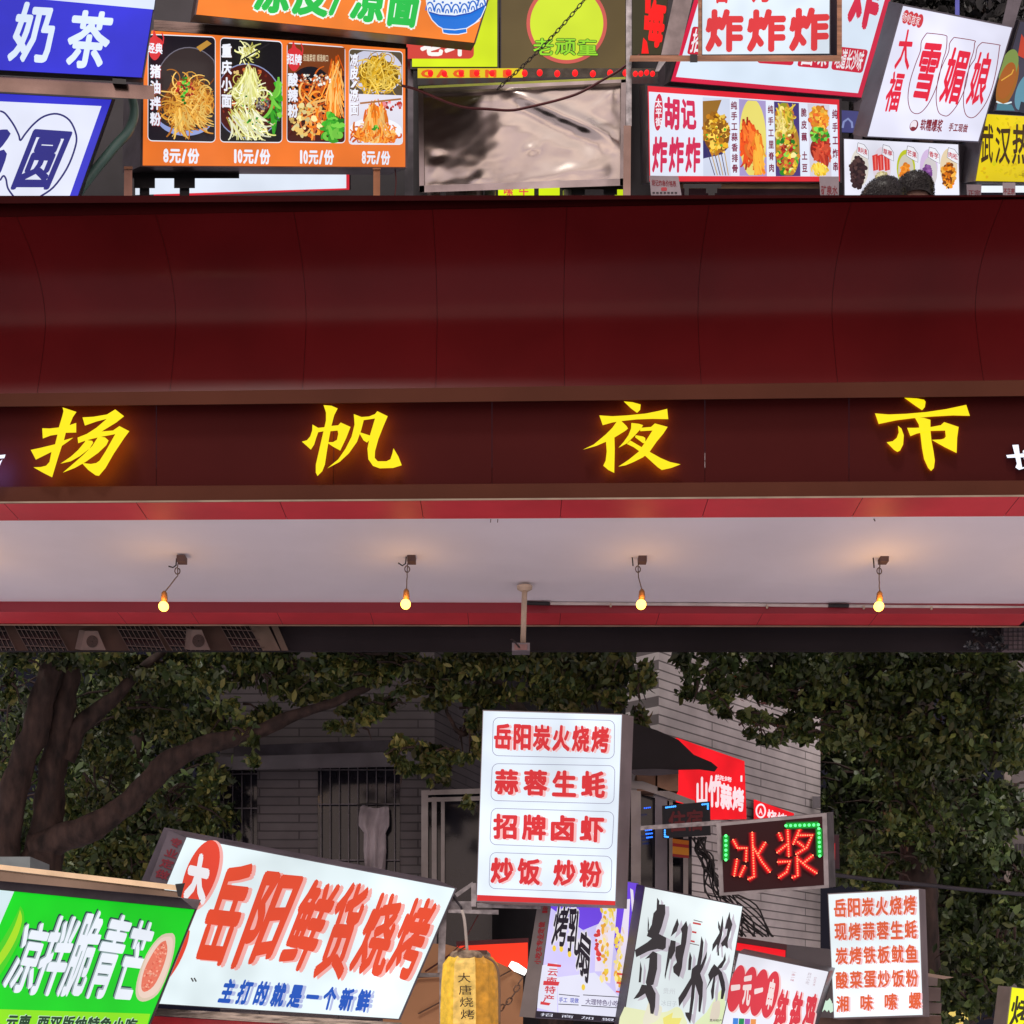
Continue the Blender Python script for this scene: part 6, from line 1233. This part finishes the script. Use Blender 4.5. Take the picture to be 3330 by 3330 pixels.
A.n += 2; A.text('一串一味', z7([(1590,1315),(1625,1318),(1605,1415),(1572,1410)]), C(190, 120, 130), .0, True); A.text('四川小吃', z7([(1735,1330),(1765,1334),(1740,1440),(1708,1436)]), C(170,150,160), .0, True); A.text('好吃不贵', z7([(1790,1370),(1812,1372),(1795,1455),(1772,1452)]), C(190,150,160), .0, True); s.done()
for i, c in enumerate((C(60,130,215), C(20,140,80), C(150,100,190), C(232,150,80))): x = 1060 + 53*i; A.poly(z7([(x, 1740 + 3*i), (x + 48, 1742 + 3*i), (x + 40, 1850), (x - 8, 1850)]), c, False)
A.up(); A.build('colour_squares', s.root)
z8 = lambda p: Z(2600, 2680, 2.6466, p)
s = Sign('menu_sign', 'glaring white menu lightbox with five lines of orange red characters by the trees', 'menu sign', [(2694, 2909), (2987, 2893), (3000, 3300), (2713, 3309)], 7.1, .12, (20, 3), 3, C(236, 246, 250), mat('pink_grey_case', (0.22, 0.19, 0.20), .5, .3, .2, 5))
A = s.a; O5 = C(222, 92, 50); P5 = C(240, 190, 196)
for tx, q in (('岳阳炭火烧烤', [(285,645),(1005,608),(1008,778),(290,805)]), ('现烤蒜蓉生蚝', [(290,855),(1015,822),(1018,985),(295,1005)]), ('炭烤铁板鱿鱼', [(300,1062),(1022,1032),(1025,1190),(302,1212)]), ('酸菜蛋炒饭粉', [(302,1270),(1025,1246),(1030,1400),(305,1420)])): A.text(tx, z8(q), O5, .03, False, .12, P5, (6, 2), True)
for i, chx in enumerate('湘味嗦螺'): x = 315 + 208*i; A.text(chx, z8([(x, 1478 - 11*i), (x + 108, 1476 - 11*i), (x + 108, 1612 - 8*i), (x, 1622 - 8*i)]), O5, .03, False, 0, P5, (6, 2), True)
s.done()
ne = tag(M('neon_squiggle', *tube([P(*(p + (7.6,))) for p in smoothpts(z8([(120,1640),(160,1560),(185,1510),(200,1600),(215,1520),(235,1600),(255,1515),(275,1610),(300,1540),(330,1620)]), 4)], .011, 8), emit_only('neon_white_green', (.75, 1, .8, 1), .85)), 'pale green white squiggle of neon between the oval sign and the five-line menu', 'neon sign')
ct = T('carton_stack', 'stack of grey brown corrugated cartons beside the five-line menu', 'cartons', P(3035, 3330, 7.6)); KT = mat('grey_carton', (0.21, 0.165, 0.155), .85, 0, .2, 6)
for y0, y1, x1 in ((3172, 3206, 3050), (3208, 3256, 3060), (3258, 3296, 3062), (3298, 3400, 3060)): slab('carton', [(3000, y0), (x1, y0 + 4), (x1 - 2, y1), (3000, y1)], 7.6 - random.random()*.02, .3, KT, ct)
slab('flap', z8([(1100,1282),(1240,1305),(1330,1318),(1240,1335),(1105,1310)]), 7.5, .05, mat('light_carton', (0.34, 0.25, 0.20), .85), ct)
s = Sign('yellow_lightbox', 'bright yellow lightbox with black brush strokes cut off at the corner by the dark trees', 'lightbox sign', [(3291, 3211), (3700, 3262), (3660, 3400), (3268, 3400)], 7.2, .14, (-42, -4), 3, C(238, 238, 20), mat('brown_grey_case', (0.20, 0.17, 0.15), .5))
s.a.ch('烤', z8([(1840,1470),(2010,1500),(1990,1760),(1800,1740)]), C(50, 46, 20), .02, True); s.a.ch('鸭', z8([(2050,1500),(2220,1530),(2200,1790),(2010,1770)]), C(50, 46, 20), .02, True); s.a.up(); s.done()
tag(M('lower_ledge', *prism(z8([(-300,1640),(300,1670),(1220,1650),(1220,1790),(-300,1790)]), 7.3, .2), mat('brown_ledge', (0.10, 0.055, 0.04), .4, .2, .5, 8)), 'brown reflecting ledge under the five-line menu', 'ledge')
ball('warm_globe_lamp', P(3112, 3318, 9.6), .075, emit_only('warm_globe', (1, .72, .18, 1), .85), None, .9)
tag(bpy.data.objects['warm_globe_lamp'], 'warm yellow globe lamp glowing low among the dark leaves', 'lamp')
tree('roadside_shrub', 'dark bushy shrub around the warm globe lamp by the cartons', 3180, 9.4, None, [(3180, 3180, 150, 130, 9.4, .3, 900), (3120, 3340, 140, 60, 9.3, .2, 420), (3260, 3080, 110, 120, 9.6, .3, 500)], DKGREEN + [(0.035, 0.055, 0.014)], .07, 23, 'shrub')
